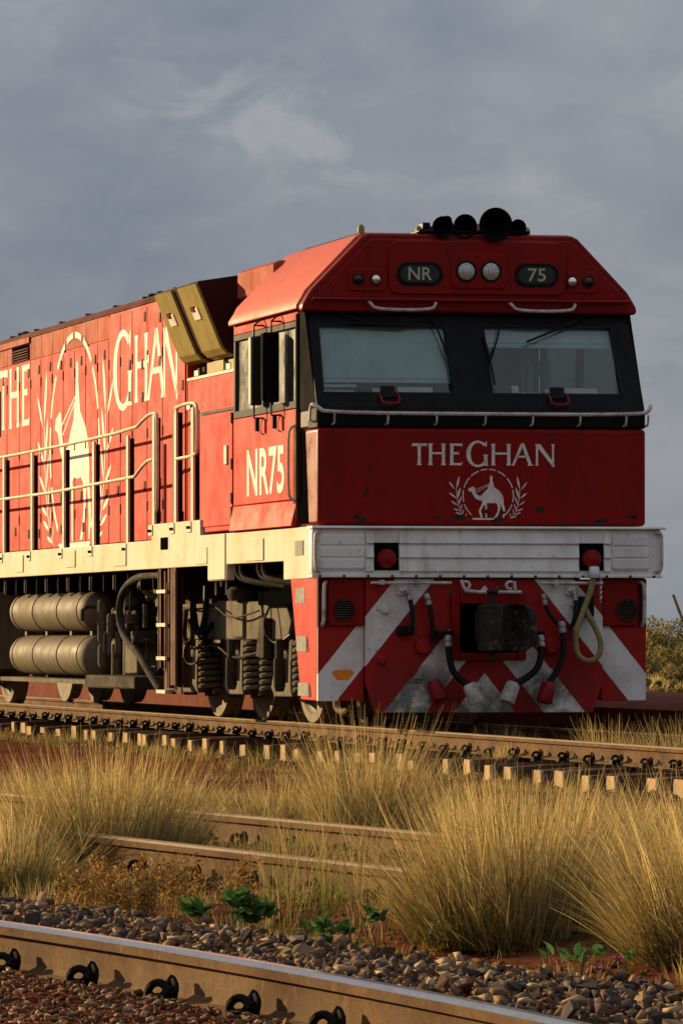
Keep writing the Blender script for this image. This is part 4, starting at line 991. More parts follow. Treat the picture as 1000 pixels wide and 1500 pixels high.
# --- walkway hand rails
YR = -1.455
def post(x, z1, y=YR, z0=1.70):
    p = part(MB().box(x - 0.045, x + 0.045, y - 0.012, y + 0.012, z0, z1), 'rail_post', 'cream', bevel=0.004)
    part(MB().box(x + 0.020, x + 0.044, y + 0.013, y + 0.055, z0, z1 - 0.03), 'shaded_web', 'black_dull', p)  # inner web painted black for the shade on the post's forward face
    part(MB().box(x - 0.085, x + 0.085, y - 0.045, y + 0.0, z0 - 0.05, z0 + 0.06), 'post_foot', 'cream', p, bevel=0.006)
    for dx in (-0.04, 0.04): part(MB().lathe([(0, 0.016), (0.012, 0.016)], (x + dx, y - 0.045, z0), (0, -1, 0), 6), 'bolt', 'hole', p)
for x in (-20.0, -18.4, -16.8, -15.05, -13.42, -11.9, -10.28, -8.83, -7.28): post(x, 2.86)
part(MB().tube([(-22, YR, 2.865), (-7.16, YR, 2.875), (-6.45, YR, 3.03), (-6.10, YR, 3.04), (-6.02, YR, 3.0), (-6.02, YR, 2.10), (-6.10, YR, 2.05)], 0.018, 8, 2), 'hand_rail', 'cream', smooth=True)
part(MB().tube([(-22, YR, 2.385), (-7.16, YR, 2.385), (-6.52, YR, 2.565), (-6.2, YR, 2.58)], 0.018, 8, 1), 'hand_rail', 'cream', smooth=True)
post(-6.15, 3.02, z0=1.86)
post(-5.25, 3.03, z0=1.86); post(-4.57, 3.02, z0=1.86)
part(MB().tube([(-5.33, YR, 2.0), (-5.33, YR, 2.97), (-5.25, YR, 3.06), (-4.50, YR, 3.07), (-4.40, YR, 3.0), (-4.40, YR, 2.62), (-4.46, YR, 2.55), (-5.25, YR, 2.545)], 0.018, 8, 2), 'gate_rail', 'cream', smooth=True)

# --- tanks and underfloor gear
for z in (1.085, 0.60):
    prof = [(0.0, 0.02), (0.03, 0.12), (0.08, 0.185), (0.16, 0.217), (0.26, 0.222), (3.70, 0.222), (3.80, 0.217), (3.90, 0.185), (3.96, 0.12), (4.0, 0.02)]
    t_ = part(MB().lathe(prof, (-13.75, -1.14, z), (1, 0, 0), 36), 'air_tank', 'tank', smooth=True)
    for x in (-13.45, -12.35, -11.1, -10.10):
        part(MB().lathe([(0, 0.222), (0, 0.228), (0.03, 0.228), (0.03, 0.222)], (x, -1.14, z), (1, 0, 0), 36, False), 'tank_band', 'grime', t_)
        part(MB().box(x - 0.03, x + 0.06, -1.20, -1.10, z + 0.215, z + 0.27), 'band_bracket', 'tank', t_)
part(MB().box(-16.2, -14.25, -1.42, 1.42, 0.42, 1.32), 'fuel_tank', 'tank', bevel=0.03)
part(MB().box(-14.24, -9.45, -0.95, 0.95, 0.30, 1.30), 'equipment_box', 'grime')
part(MB().box(-13.8, -9.4, -1.42, -0.9, 0.30, 0.345), 'tank_shelf', 'bogie')
part(MB().box(-9.40, -7.15, -1.42, -0.9, 0.265, 0.40), 'step_tray', 'grime', bevel=0.02)
part(MB().box(-9.9, -6.6, -0.7, 0.7, 0.45, 1.45), 'equipment_box', 'grime')
part(MB().box(-13.9, -9.8, -1.30, -0.95, 1.33, 1.42), 'cable_tray', 'bogie')
rr_ = random.Random(3)
for (x, y, r, z0, z1) in ((-9.45, -1.22, 0.055, 0.75, 1.20), (-9.45, -1.22, 0.05, 0.48, 0.72), (-9.25, -1.10, 0.07, 0.35, 1.12), (-8.88, -1.26, 0.045, 0.62, 1.05), (-9.05, -1.0, 0.09, 0.30, 1.25)):
    part(MB().lathe([(0, r * 0.7), (0.03, r), (z1 - z0 - 0.03, r), (z1 - z0, r * 0.7)], (x, y, z0), (0, 0, 1), 14), 'air_cylinder', 'bogie', smooth=True)
for k in range(26):
    x = rr_.uniform(-9.7, -6.3); y = rr_.uniform(-1.38, -0.9); z = rr_.uniform(0.45, 1.4)
    pts = [(x, y, z)]
    for q in range(rr_.randint(2, 4)):
        d = [0, 0, 0]; d[rr_.choice((0, 1, 2, 2))] = rr_.uniform(-0.4, 0.4); pts.append(tuple(min(max(a + b, lo), hi) for a, b, lo, hi in zip(pts[-1], d, (-9.9, -1.4, 0.4), (-6.2, -0.85, 1.45))))
    part(MB().tube(pts, rr_.choice((0.010, 0.014, 0.02, 0.028)), 7, 1), 'pipe', rr_.choice(('bogie', 'grime', 'bogie')), smooth=True)
for k in range(14):
    x = rr_.uniform(-9.6, -6.3); z = rr_.uniform(0.55, 1.3); y = rr_.uniform(-1.3, -1.0); a, b, c = (rr_.uniform(0.05, 0.14) for _ in range(3))
    if k % 3: part(MB().box(x - a, x + a, y - b * 0.6, y + b, z - c, z + c), 'valve_box', rr_.choice(('bogie', 'grime')), bevel=0.015)
    else: part(MB().lathe([(-0.05, a * 0.6), (-0.03, a), (0.03, a), (0.05, a * 0.6)], (x, y, z), (0, 1, 0), 14), 'valve', 'bogie', smooth=True)
part(MB().tube([(-6.0, -1.36, 1.42), (-7.1, -1.38, 1.43), (-7.75, -1.40, 1.30), (-7.95, -1.40, 1.05), (-7.7, -1.40, 0.80), (-7.0, -1.40, 0.62), (-6.6, -1.40, 0.45), (-6.2, -1.38, 0.27)], 0.040, 12, 2), 'cable_conduit', 'grime', smooth=True)
part(MB().box(-8.3, -7.75, -1.25, -1.0, 0.42, 0.75), 'filter_box', 'bogie', bevel=0.02)
for x in np.arange(-13.6, -6.3, 0.55): part(MB().box(x, x + 0.035, -1.40, -1.3, 1.28, 1.482), 'hanger', 'black_dull')
for x in (-3.02, -2.85, -2.22, -2.05): part(MB().tube([(x, -1.43, 1.48), (x, -1.43, 1.39), (x + 0.12, -1.40, 1.33), (x + 0.6, -1.2, 1.27), (x + 1.1, -1.0, 1.22)], 0.022, 8, 2), 'cable', 'grime', smooth=True)
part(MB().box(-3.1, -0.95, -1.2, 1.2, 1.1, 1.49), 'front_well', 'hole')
for x, z in ((-3.75, 1.20), (-3.35, 1.20), (-3.55, 1.28)): part(MB().tube([(x, -1.44, z + 0.14), (x, -1.44, z)], 0.010, 6), 'drain', 'cream')

# --- bogies
def coil(x, y, z0, z1, r, wr, turns, parent):
    n = int(turns * 12); pts = [(x + r * math.cos(2 * math.pi * turns * k / n), y + r * math.sin(2 * math.pi * turns * k / n), z0 + (z1 - z0) * k / n) for k in range(n + 1)]
    return part(MB().tube(pts, wr, 6), 'coil_spring', 'bogie', parent, smooth=True)
def bogie(cx, far):
    bg_ = part(MB().box(cx - 1.95, cx + 1.95, -0.65, 0.65, 0.62, 1.05), 'bogie', 'grime')
    for s in (-1, 1):
        y1, y2 = side(s, 1.12, 0.98)
        m = MB().prism([(cx - 2.15, 0.775), (cx + 2.0, 0.775), (cx + 2.12, 0.95), (cx + 1.90, 1.14), (cx + 0.05, 1.14), (cx + 0.0, 1.155), (cx - 0.6, 1.155), (cx - 0.65, 1.13), (cx - 2.1, 1.13), (cx - 2.25, 0.95)], y1, y2, 'y')
        part(m, 'bogie_frame', 'bogie', bg_, bevel=0.015)
        if s > 0 and far: continue
        part(MB().box(cx + 0.06, cx + 0.50, *side(s, 1.15, 0.9), 0.785, 1.15), 'brake_cylinder', 'bogie', bg_, bevel=0.03)
        part(MB().lathe([(0, 0.17), (0.03, 0.19), (0.10, 0.19), (0.13, 0.16)], (cx + 0.32, s * 1.06, 1.15), (0, 0, 1), 18), 'side_bearer', 'grime', bg_, smooth=True)
        for k, dx in enumerate((-1.75, 0.0, 1.75)):
            x = cx + dx
            # axle box, pedestal and equaliser
            part(MB().prism([(x - 0.35, 0.78), (x - 0.30, 0.50), (x - 0.42, 0.33), (x - 0.30, 0.25), (x + 0.30, 0.25), (x + 0.46, 0.33), (x + 0.30, 0.50), (x + 0.35, 0.78), (x + 0.22, 0.78), (x + 0.18, 0.38), (x - 0.18, 0.38), (x - 0.22, 0.78)], *side(s, 1.10, 0.98), 'y'), 'pedestal', 'bogie', bg_, bevel=0.012)
            ab = part(MB().lathe([(0, 0.16), (0.10, 0.16), (0.14, 0.12), (0.15, 0.03)], (x, s * 0.98, 0.52), (0, s, 0), 18), 'axle_box', 'bogie', bg_, smooth=True)
            part(MB().lathe([(0, 0.11), (0.012, 0.11)], (x, s * 1.13, 0.52), (0, s, 0), 18), 'axle_cap', 'grime', ab)
            if s < 0 or not far:
                for q in (-0.62, 0.55):
                    if k == 1 and q < 0: continue
                    coil(x + q, s * 1.03, 0.27, 0.76, 0.105, 0.024, 8, bg_)
                part(MB().lathe([(0, 0.04), (0.05, 0.055), (0.3, 0.055), (0.31, 0.038), (0.48, 0.038)], (x + 0.22, s * 1.19, 0.30), (0.02, 0, 1), 12), 'damper', 'grime' if k else 'bogie', bg_, smooth=True)
            for sg in (-1, 1): part(MB().prism([(x + sg * 0.42, 0.22), (x + sg * 0.58, 0.34), (x + sg * 0.55, 0.70), (x + sg * 0.47, 0.70)], *side(s, 1.06, 0.92), 'y'), 'brake_hanger', 'grime', bg_)
        for z, y in ((1.10, 1.18), (0.72, 1.16)):
            part(MB().tube([(cx - 1.9, s * y, z), (cx - 0.8, s * (y + 0.03), z - 0.03), (cx - 0.5, s * y, z + 0.02), (cx + 0.3, s * (y + 0.04), z - 0.14), (cx + 1.2, s * y, z - 0.05)], 0.010, 6, 2), 'brake_pipe', 'grime', bg_, smooth=True)
        for q in range(5):
            a = rr_.uniform(-1.9, 1.6)
            pts = [(cx + a, s * rr_.uniform(1.08, 1.2), rr_.uniform(0.9, 1.35)), (cx + a + rr_.uniform(-0.2, 0.2), s * rr_.uniform(1.15, 1.28), rr_.uniform(0.65, 0.95)), (cx + a + rr_.uniform(-0.3, 0.5), s * rr_.uniform(1.1, 1.22), rr_.uniform(0.5, 0.8)), (cx + a + rr_.uniform(-0.1, 0.6), s * rr_.uniform(1.05, 1.2), rr_.uniform(0.35, 1.0))]
            part(MB().tube(pts, rr_.choice((0.012, 0.02, 0.03)), 7, 2), 'flexible_hose', rr_.choice(('grime', 'rubber', 'bogie')), bg_, smooth=True)
        part(MB().prism([(cx + 1.15, 0.62), (cx + 1.30, 0.98), (cx + 1.46, 0.98), (cx + 1.44, 0.60)], *side(s, 1.20, 1.12), 'y'), 'sand_bracket', 'grime', bg_, bevel=0.01)
        part(MB().tube([(cx - 0.95, s * 1.25, 1.32), (cx - 1.0, s * 1.27, 1.0), (cx - 0.8, s * 1.26, 0.80), (cx - 0.55, s * 1.25, 0.95), (cx - 0.5, s * 1.25, 1.3)], 0.032, 9, 2), 'motor_cable', 'rubber', bg_, smooth=True)
    for dx in (-1.75, 0.0, 1.75):
        ax = part(MB().lathe([(-1.0, 0.09), (1.0, 0.09)], (cx + dx, 0, 0.52), (0, 1, 0), 14), 'axle', 'grime', bg_)
        for s in (-1, 1):
            prof = [(-0.07, 0.10), (-0.06, 0.20), (-0.02, 0.24), (-0.03, 0.40), (-0.065, 0.44), (-0.065, 0.515), (0.06, 0.525), (0.065, 0.555), (0.09, 0.55), (0.09, 0.1)]
            # profile runs from the outer face to the flange on the inner face
            wl = part(MB().lathe([(-d, r) for d, r in prof][::-1] if False else prof, (cx + dx, s * 0.752, 0.525), (0, -s, 0), 40), 'wheel', 'wheel', bg_, smooth=True)
    return bg_
bogie(-4.35, False)
bogie(-18.0, True)
part(MB().tube([(-0.62, -1.15, 0.24), (-0.50, -1.18, 0.16), (-0.30, -1.15, 0.14), (-0.15, -1.15, 0.20)], 0.03, 8, 2), 'sand_pipe', 'bogie', smooth=True)
part(MB().tube([(-0.45, -1.0, 0.34), (-0.3, -1.0, 0.10), (-0.2, -1.0, 0.05)], 0.028, 8, 1), 'sand_pipe', 'bogie', smooth=True)
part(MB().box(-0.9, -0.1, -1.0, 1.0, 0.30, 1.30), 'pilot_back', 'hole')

# --- lettering and emblem
def flat(name, polys, f, m_, parent=loco):
    mb = MB()
    for P in polys: mb.add([f(u, v) for u, v in P], [tuple(range(len(P)))])
    o = bpy.data.objects.new(name, None)
    me = bpy.data.meshes.new(name); me.from_pydata(mb.v, [], mb.f); me.materials.append(MATS[m_])
    bm = bmesh.new(); bm.from_mesh(me); bmesh.ops.triangulate(bm, faces=bm.faces); bm.to_mesh(me); bm.free()
    o = bpy.data.objects.new(name, me); COL.objects.link(o); o.parent = parent
    return o
def stem(x0, x1, y0=0.0, y1=1.0, fl=0.035):
    c0, c1 = y0 + 0.06 * (y1 - y0), y1 - 0.06 * (y1 - y0)
    m_ = (x0 + x1) / 2; h = (x1 - x0) / 2
    return [(m_ - h - fl, y0), (m_ + h + fl, y0), (m_ + h, c0 + 0.04), (m_ + h * 0.92, (y0 + y1) / 2), (m_ + h, c1 - 0.04), (m_ + h + fl, y1), (m_ - h - fl, y1), (m_ - h, c1 - 0.04), (m_ - h * 0.92, (y0 + y1) / 2), (m_ - h, c0 + 0.04)]
def rect(x0, x1, y0, y1): return [(x0, y0), (x1, y0), (x1, y1), (x0, y1)]
def G_T(): return [stem(0.28, 0.43, 0, 0.86), [(0.0, 0.84), (0.06, 0.88), (0.66, 0.88), (0.70, 0.84), (0.72, 1.0), (0.03, 1.0)]]
def G_H(w=0.88): return [stem(0.05, 0.21), stem(w - 0.21, w - 0.05), rect(0.21, w - 0.21, 0.50, 0.60)]
def G_E(): return [stem(0.03, 0.19), [(0.19, 0.90), (0.55, 0.90), (0.60, 0.84), (0.62, 1.0), (0.22, 1.0)], [(0.19, 0.0), (0.58, 0.0), (0.62, 0.17), (0.56, 0.10), (0.19, 0.10)], [(0.19, 0.50), (0.42, 0.50), (0.45, 0.45), (0.45, 0.65), (0.42, 0.60), (0.19, 0.60)]]
def G_G():
    P = []; Q = []
    for k in range(31):
        t = R(48 + (318 - 48) * k / 30)
        P.append((0.56 + 0.56 * math.cos(t), 0.53 + 0.61 * math.sin(t)))
        th = 0.10 + 0.10 * abs(math.cos(t)) ** 1.5
        Q.append((0.57 + (0.56 - th) * math.cos(t), 0.53 + (0.61 - 0.095 - 0.05 * abs(math.cos(t))) * math.sin(t)))
    c = P + Q[::-1]
    return [c, [(0.86, 1.00), (1.0, 1.12), (1.0, 0.90), (0.95, 0.84)], stem(0.86, 1.04, -0.02, 0.50)]
def G_A(): return [[(0.0, 0), (0.14, 0), (0.13, 0.04), (0.545, 0.90), (0.50, 1.03), (0.44, 1.03)], [(0.76, 0), (1.08, 0), (0.98, 0.06), (0.60, 1.03), (0.44, 1.03), (0.80, 0.08)], rect(0.24, 0.76, 0.37, 0.46)]
def G_N(): return [stem(0.03, 0.14), stem(0.80, 0.91), [(0.05, 1.0), (0.24, 1.0), (0.91, 0.10), (0.91, -0.07), (0.86, -0.07), (0.10, 0.86)]]
GLY = {'T': (G_T, 0.72), 'H': (G_H, 0.88), 'E': (G_E, 0.62), 'G': (G_G, 1.06), 'J': (lambda: G_H(1.0), 1.0), 'A': (G_A, 1.08), 'N': (G_N, 0.92)}
def word(name, spots, f, m_, parent):
    for ch, x, sx in spots:
        fn = GLY[ch][0]
        flat(name, [[(x + u * sx, v) for u, v in P] for P in fn()], f, m_, parent)
k_ = 0.1895                                   # cap height of the nose lettering
f1 = lambda u, v: (0.0025, -0.645 + u * k_, 2.306 + v * k_)
word('letter', [('T', 0.0, 1), ('H', 0.76, 1), ('E', 1.80, 1), ('G', 2.60, 0.98), ('J', 3.76, 1), ('A', 4.78, 0.98), ('N', 5.90, 1)], f1, 'decal_front', nose)
kh = 0.70
f2 = lambda u, v: (u, -HY_ - 0.0165, 3.235 + v * kh)
sx = 0.66
word('letter', [('G', -9.12, 0.80 * 1.0), ('H', -8.16, 0.70), ('A', -7.58, 0.76), ('N', -6.90, 0.66)], f2, 'decal', hood)
word('letter', [('T', -15.02, 0.68), ('H', -14.46, 0.66), ('E', -13.74, 0.68)], f2, 'decal', hood)
# emblem: camel and rider in a broken ring between two leafy sprays
CAMEL = [(385, 362), (392, 350), (405, 346), (418, 341), (428, 346), (431, 358), (432, 372), (440, 389), (455, 397), (470, 396), (480, 384), (494, 370), (508, 357), (513, 342), (520, 325), (525, 304), (524, 290), (526, 275), (538, 273), (541, 288), (540, 302), (546, 322), (552, 346), (566, 355), (585, 368), (600, 385), (608, 405), (612, 430), (611, 446), (618, 470), (622, 492), (618, 512), (613, 531), (605, 531), (608, 503), (604, 477), (592, 452), (589, 448), (590, 470), (584, 500), (566, 531), (550, 531), (570, 500), (575, 475), (570, 449), (556, 441), (535, 443), (512, 440), (502, 446), (506, 462), (504, 492), (506, 532), (496, 532), (495, 490), (493, 462), (488, 452), (478, 466), (467, 486), (471, 506), (479, 531), (467, 531), (457, 508), (454, 485), (465, 464), (476, 440), (471, 426), (455, 425), (436, 416), (422, 401), (414, 386), (407, 373), (396, 369), (386, 367)]
LEAF = [((330, 276), (312, 357)), ((264, 310), (303, 360)), ((338, 345), (316, 416)), ((264, 378), (313, 414)), ((343, 400), (325, 452)), ((277, 430), (322, 457)), ((347, 445), (337, 487)), ((290, 475), (335, 492)), ((357, 478), (351, 510)), ((304, 498), (349, 514)), ((374, 503), (370, 530)), ((330, 522), (368, 532))]
def emblem(f, m_, parent, ringw=7):
    q = lambda p: ((p[0] - 513) / 160.0, (395 - p[1]) / 160.0)
    em = flat('emblem', [[q(p) for p in CAMEL]], f, m_, parent)
    for a, b in (((431, 362), (520, 324)), ((438, 376), (518, 332))):
        d = Vector((b[0] - a[0], b[1] - a[1])).normalized(); n_ = Vector((-d.y, d.x)) * 1.6
        flat('rein', [[q((a[0] + n_.x, a[1] + n_.y)), q((b[0] + n_.x, b[1] + n_.y)), q((b[0] - n_.x, b[1] - n_.y)), q((a[0] - n_.x, a[1] - n_.y))]], f, m_, em)
    r0, r1 = 1 - ringw / 160 / 2 * 1.0, 1 + ringw / 160 / 2
    arcs = []; a = -50.0
    st = [(-48, -20), (-15, 12), (17, 42), (47, 68), (73, 88), (92, 107), (112, 133), (138, 163), (168, 195), (200, 228)]
    for a0, a1 in st:
        n = 8; P = [(r1 * math.cos(R(a0 + (a1 - a0) * k / n)), r1 * math.sin(R(a0 + (a1 - a0) * k / n))) for k in range(n + 1)]
        P += [(r0 * math.cos(R(a0 + (a1 - a0) * k / n)), r0 * math.sin(R(a0 + (a1 - a0) * k / n))) for k in range(n, -1, -1)]
        flat('ring_segment', [P], f, m_, em)
    flat('ground_line', [[q(p) for p in ((418, 544), (608, 544), (618, 534), (408, 534))]], f, m_, em)
    for mir in (1, -1):
        for tip, base in LEAF:
            t, b = Vector(tip), Vector(base); d = t - b; n_ = Vector((-d.y, d.x)).normalized() * d.length * 0.085
            P = [b, b + d * 0.25 + n_ * 0.7, b + d * 0.55 + n_, b + d * 0.8 + n_ * 0.7, t, b + d * 0.8 - n_ * 0.7, b + d * 0.55 - n_, b + d * 0.25 - n_ * 0.7]
            flat('spray_leaf', [[q((513 + (p.x - 513) * mir, p.y)) for p in P]], f, m_, em)
        S_ = [(312, 357), (316, 414), (325, 455), (337, 490), (351, 512), (372, 536)]
        P = [(513 + (x - 2 - 513) * mir, y) for x, y in S_] + [(513 + (x + 2 - 513) * mir, y) for x, y in S_[::-1]]
        flat('spray_stem', [[q(p) for p in P]], f, m_, em)
    return em
emblem(lambda u, v: (0.0025, 0.046 + u * 0.2285, 2.043 + v * 0.2285), 'decal_front', nose)
emblem(lambda u, v: (-11.0 + u * 1.22, -HY_ - 0.0165, 2.90 + v * 1.22), 'decal', hood, 9)
def text(name, body, f, m_, parent, off=0.0, width=None, height_=None):
    c = bpy.data.curves.new(name, 'FONT'); c.body = body; c.offset = off; c.resolution_u = 4; c.fill_mode = 'FRONT'
    o = bpy.data.objects.new(name, c); COL.objects.link(o)
    dg = bpy.context.evaluated_depsgraph_get(); me = bpy.data.meshes.new_from_object(o.evaluated_get(dg))
    bpy.data.objects.remove(o); bpy.data.curves.remove(c)
    co = np.array([v.co[:] for v in me.vertices]); lo = co.min(0); hi = co.max(0)
    for v in me.vertices:
        u = (v.co.x - lo[0]) / (hi[0] - lo[0]) * width; w_ = (v.co.y - lo[1]) / (hi[1] - lo[1]) * height_
        v.co = f(u, w_)
    me.materials.clear(); me.materials.append(MATS[m_]); me.name = name
    return link(name, me, parent)
text('cab_number', 'NR75', lambda u, v: (-2.36 + u, -1.5035, 2.085 + v), 'decal', loco, 0.022, 1.30, 0.435)
text('board_number', 'NR', lambda u, v: (XC + 0.0135, -0.585 + u, 3.945 + v), 'board_text', brow, 0.01, 0.215, 0.115)
text('board_number', '75', lambda u, v: (XC + 0.0135, 0.505 + u, 3.945 + v), 'board_text', brow, 0.01, 0.165, 0.115)
# worn patches and scrapes on the nose
for k in range(26):
    y = rr_.uniform(-1.4, 1.4); z = 1.80 + abs(rr_.gauss(0, 0.05)); r = rr_.uniform(0.012, 0.05)
    P = [(y + r * math.cos(R(t)) * rr_.uniform(0.5, 1.4), max(1.781, z + 0.6 * r * math.sin(R(t)) * rr_.uniform(0.5, 1.3))) for t in range(0, 360, 30)]
    flat('paint_chip', [P], lambda u, v: (0.003, u, v), 'soot', nose)
for pts in ([(-1.0, 2.55), (-0.99, 2.52), (-0.995, 2.47), (-1.01, 2.50)], [(-1.02, 2.30), (-1.00, 2.31), (-1.02, 2.22), (-1.04, 2.20)], [(-1.05, 2.14), (-1.03, 2.15), (-1.045, 2.03), (-1.07, 2.03)]):
    flat('scrape', [pts], lambda u, v: (0.003, u, v), 'soot', nose)

# ------------------------------------------------------------------ vegetation
def blades(base, az, tilt, length, width, droop, col_a, col_b, seg=4):
    """curved tapering blades; arrays of n; col_a at the foot, col_b at the tip"""
    n = len(base)
    t = np.linspace(0, 1, seg + 1)[None, :]
    h = np.stack([np.cos(az), np.sin(az)], -1)
    ang = tilt[:, None] + droop[:, None] * t ** 1.4
    ds = length[:, None] / seg
    hx = np.concatenate([np.zeros((n, 1)), np.cumsum(np.sin(ang[:, :-1]) * ds, 1)], 1)
    hz = np.concatenate([np.zeros((n, 1)), np.cumsum(np.cos(ang[:, :-1]) * ds, 1)], 1)
    c = base[:, None, :] + np.stack([h[:, None, 0] * hx, h[:, None, 1] * hx, hz], -1)
    sa = az + np.pi / 2 + rng.uniform(-0.9, 0.9, n)
    sd_ = np.stack([np.cos(sa), np.sin(sa), np.zeros(n)], -1)
    wd = width[:, None] * (1 - 0.85 * t ** 1.3) * 0.5
    Lf = c - sd_[:, None, :] * wd[..., None]; Rt = c + sd_[:, None, :] * wd[..., None]
    V = np.stack([Lf, Rt], 2).reshape(n, -1, 3)
    k = 2 * (seg + 1)
    f = np.array([[2 * i, 2 * i + 1, 2 * i + 3, 2 * i + 2] for i in range(seg)])
    Fq = (f[None] + (np.arange(n) * k)[:, None, None]).reshape(-1, 4)
    tt = np.repeat(t, 2, 1)[..., None] if False else np.repeat(t[0], 2)[None, :, None]
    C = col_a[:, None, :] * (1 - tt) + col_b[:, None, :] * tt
    return V.reshape(-1, 3), Fq, np.broadcast_to(C, (n, k, 3)).reshape(-1, 3)
def join(parts):
    V = []; Fq = []; C = []; n = 0
    for v, f, c in parts: V.append(v); Fq.append(f + n); C.append(c); n += len(v)
    return np.concatenate(V), np.concatenate(Fq), np.concatenate(C)
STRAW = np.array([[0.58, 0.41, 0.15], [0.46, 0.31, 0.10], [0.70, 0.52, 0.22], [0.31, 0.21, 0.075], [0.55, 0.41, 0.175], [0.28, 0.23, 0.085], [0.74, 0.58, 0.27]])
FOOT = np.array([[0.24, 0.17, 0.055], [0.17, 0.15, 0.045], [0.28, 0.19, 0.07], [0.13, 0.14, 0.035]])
def pick(P, n, jit=0.3):
    return P[rng.integers(len(P), size=n)] * rng.uniform(1 - jit, 1 + jit, (n, 1))
def tussock_geo(rx, ry, h, n, spread=0.55, wid=0.0040, green=0.25, droop=0.55, heads=0.10):
    r = np.sqrt(rng.random(n)); a = rng.uniform(0, 2 * np.pi, n)
    base = np.stack([r * np.cos(a) * rx * 0.42, r * np.sin(a) * ry * 0.42, np.full(n, -0.03)], -1)
    az = a + rng.normal(0, 0.75, n)
    tilt = np.abs(spread * r * rng.uniform(0.4, 1.4, n) + rng.normal(0, 0.13, n))
    kc = max(12, n // 45); ci = rng.integers(kc, size=n)          # blades hang together in wisps
    ca_ = rng.uniform(0, 2 * np.pi, kc); cr_ = np.sqrt(rng.random(kc)); ct_ = spread * cr_ * rng.uniform(0.5, 1.3, kc); cl_ = rng.uniform(0.72, 1.05, kc)
    own = rng.random(n) < 0.7
    cb_ = np.stack([cr_ * np.cos(ca_) * rx * 0.42, cr_ * np.sin(ca_) * ry * 0.42, np.full(kc, -0.03)], -1)
    base[own] = cb_[ci[own]] + rng.normal(0, 0.022, (own.sum(), 3)) * np.array([1, 1, 0.1])
    az[own] = ca_[ci[own]] + rng.normal(0, 0.28, own.sum()); tilt[own] = np.abs(ct_[ci[own]] + rng.normal(0, 0.09, own.sum())); r = np.where(own, cr_[ci], r)
    bent = rng.random(n) < 0.06; tilt[bent] += rng.uniform(0.3, 0.9, bent.sum())
    ln = h * rng.uniform(0.35, 1.15, n) * (1 - 0.15 * r) * np.where(own, cl_[ci], 1.0)
    n_w = wid * rng.choice([0.6, 0.9, 1.3, 1.9], n, p=[0.35, 0.35, 0.2, 0.1])
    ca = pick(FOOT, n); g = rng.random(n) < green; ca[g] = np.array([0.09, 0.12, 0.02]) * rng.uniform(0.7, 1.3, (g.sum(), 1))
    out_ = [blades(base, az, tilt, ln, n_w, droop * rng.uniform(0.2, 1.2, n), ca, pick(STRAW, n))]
    m_ = int(n * heads)                                     # seed stalks standing above the leaves
    i = rng.integers(n, size=m_)
    out_.append(blades(base[i], az[i], tilt[i] * 0.75, h * rng.uniform(0.85, 1.18, m_), np.full(m_, wid * 0.9), rng.uniform(0.0, 0.4, m_), pick(STRAW, m_), pick(STRAW, m_) * 1.3, 3))
    # fallen and broken leaves round the foot
    m_ = int(n * 0.18); a = rng.uniform(0, 2 * np.pi, m_)
    base = np.stack([np.cos(a) * rx * 0.42, np.sin(a) * ry * 0.42, np.full(m_, -0.01)], -1) * rng.uniform(0.5, 1.05, (m_, 1))
    out_.append(blades(base, a + rng.normal(0, 0.6, m_), rng.uniform(0.7, 1.35, m_), h * rng.uniform(0.2, 0.5, m_), np.full(m_, wid), rng.uniform(0, 0.5, m_), pick(FOOT, m_), pick(STRAW, m_, 0.25), 3))
    return join(out_)
def put_tussock(x, y, rx, ry, h, n, label, group='straw coloured grass tussocks beside the tracks', z=None, **k):
    v, f, c = tussock_geo(rx, ry, h, n, **k)
    o = link('grass_tussock', np_mesh('grass_tussock', v, f, 'blade', c), None, (x, y, float(height(x, y)) if z is None else z))
    tag(o, label, 'grass tussock', group)
    return o
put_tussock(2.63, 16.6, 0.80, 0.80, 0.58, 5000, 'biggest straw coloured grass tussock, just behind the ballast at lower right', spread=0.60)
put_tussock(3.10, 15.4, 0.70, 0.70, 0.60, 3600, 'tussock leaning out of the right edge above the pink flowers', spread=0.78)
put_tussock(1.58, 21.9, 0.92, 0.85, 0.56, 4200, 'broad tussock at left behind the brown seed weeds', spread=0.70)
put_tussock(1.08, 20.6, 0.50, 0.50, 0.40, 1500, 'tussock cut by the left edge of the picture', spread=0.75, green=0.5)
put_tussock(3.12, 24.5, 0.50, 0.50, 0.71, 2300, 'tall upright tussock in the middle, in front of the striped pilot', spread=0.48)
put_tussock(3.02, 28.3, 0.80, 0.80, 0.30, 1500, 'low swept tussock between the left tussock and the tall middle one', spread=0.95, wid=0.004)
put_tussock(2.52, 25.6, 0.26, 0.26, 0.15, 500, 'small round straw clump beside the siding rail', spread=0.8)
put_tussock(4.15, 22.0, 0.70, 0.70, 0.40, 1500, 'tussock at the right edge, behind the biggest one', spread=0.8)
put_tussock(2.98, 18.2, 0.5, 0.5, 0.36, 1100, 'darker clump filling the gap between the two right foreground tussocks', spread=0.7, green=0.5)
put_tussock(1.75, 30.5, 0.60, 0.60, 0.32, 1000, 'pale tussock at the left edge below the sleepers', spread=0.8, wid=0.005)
put_tussock(2.35, 33.0, 0.50, 0.50, 0.26, 700, 'small tussock on the red earth below the air tanks', spread=0.8, wid=0.005)
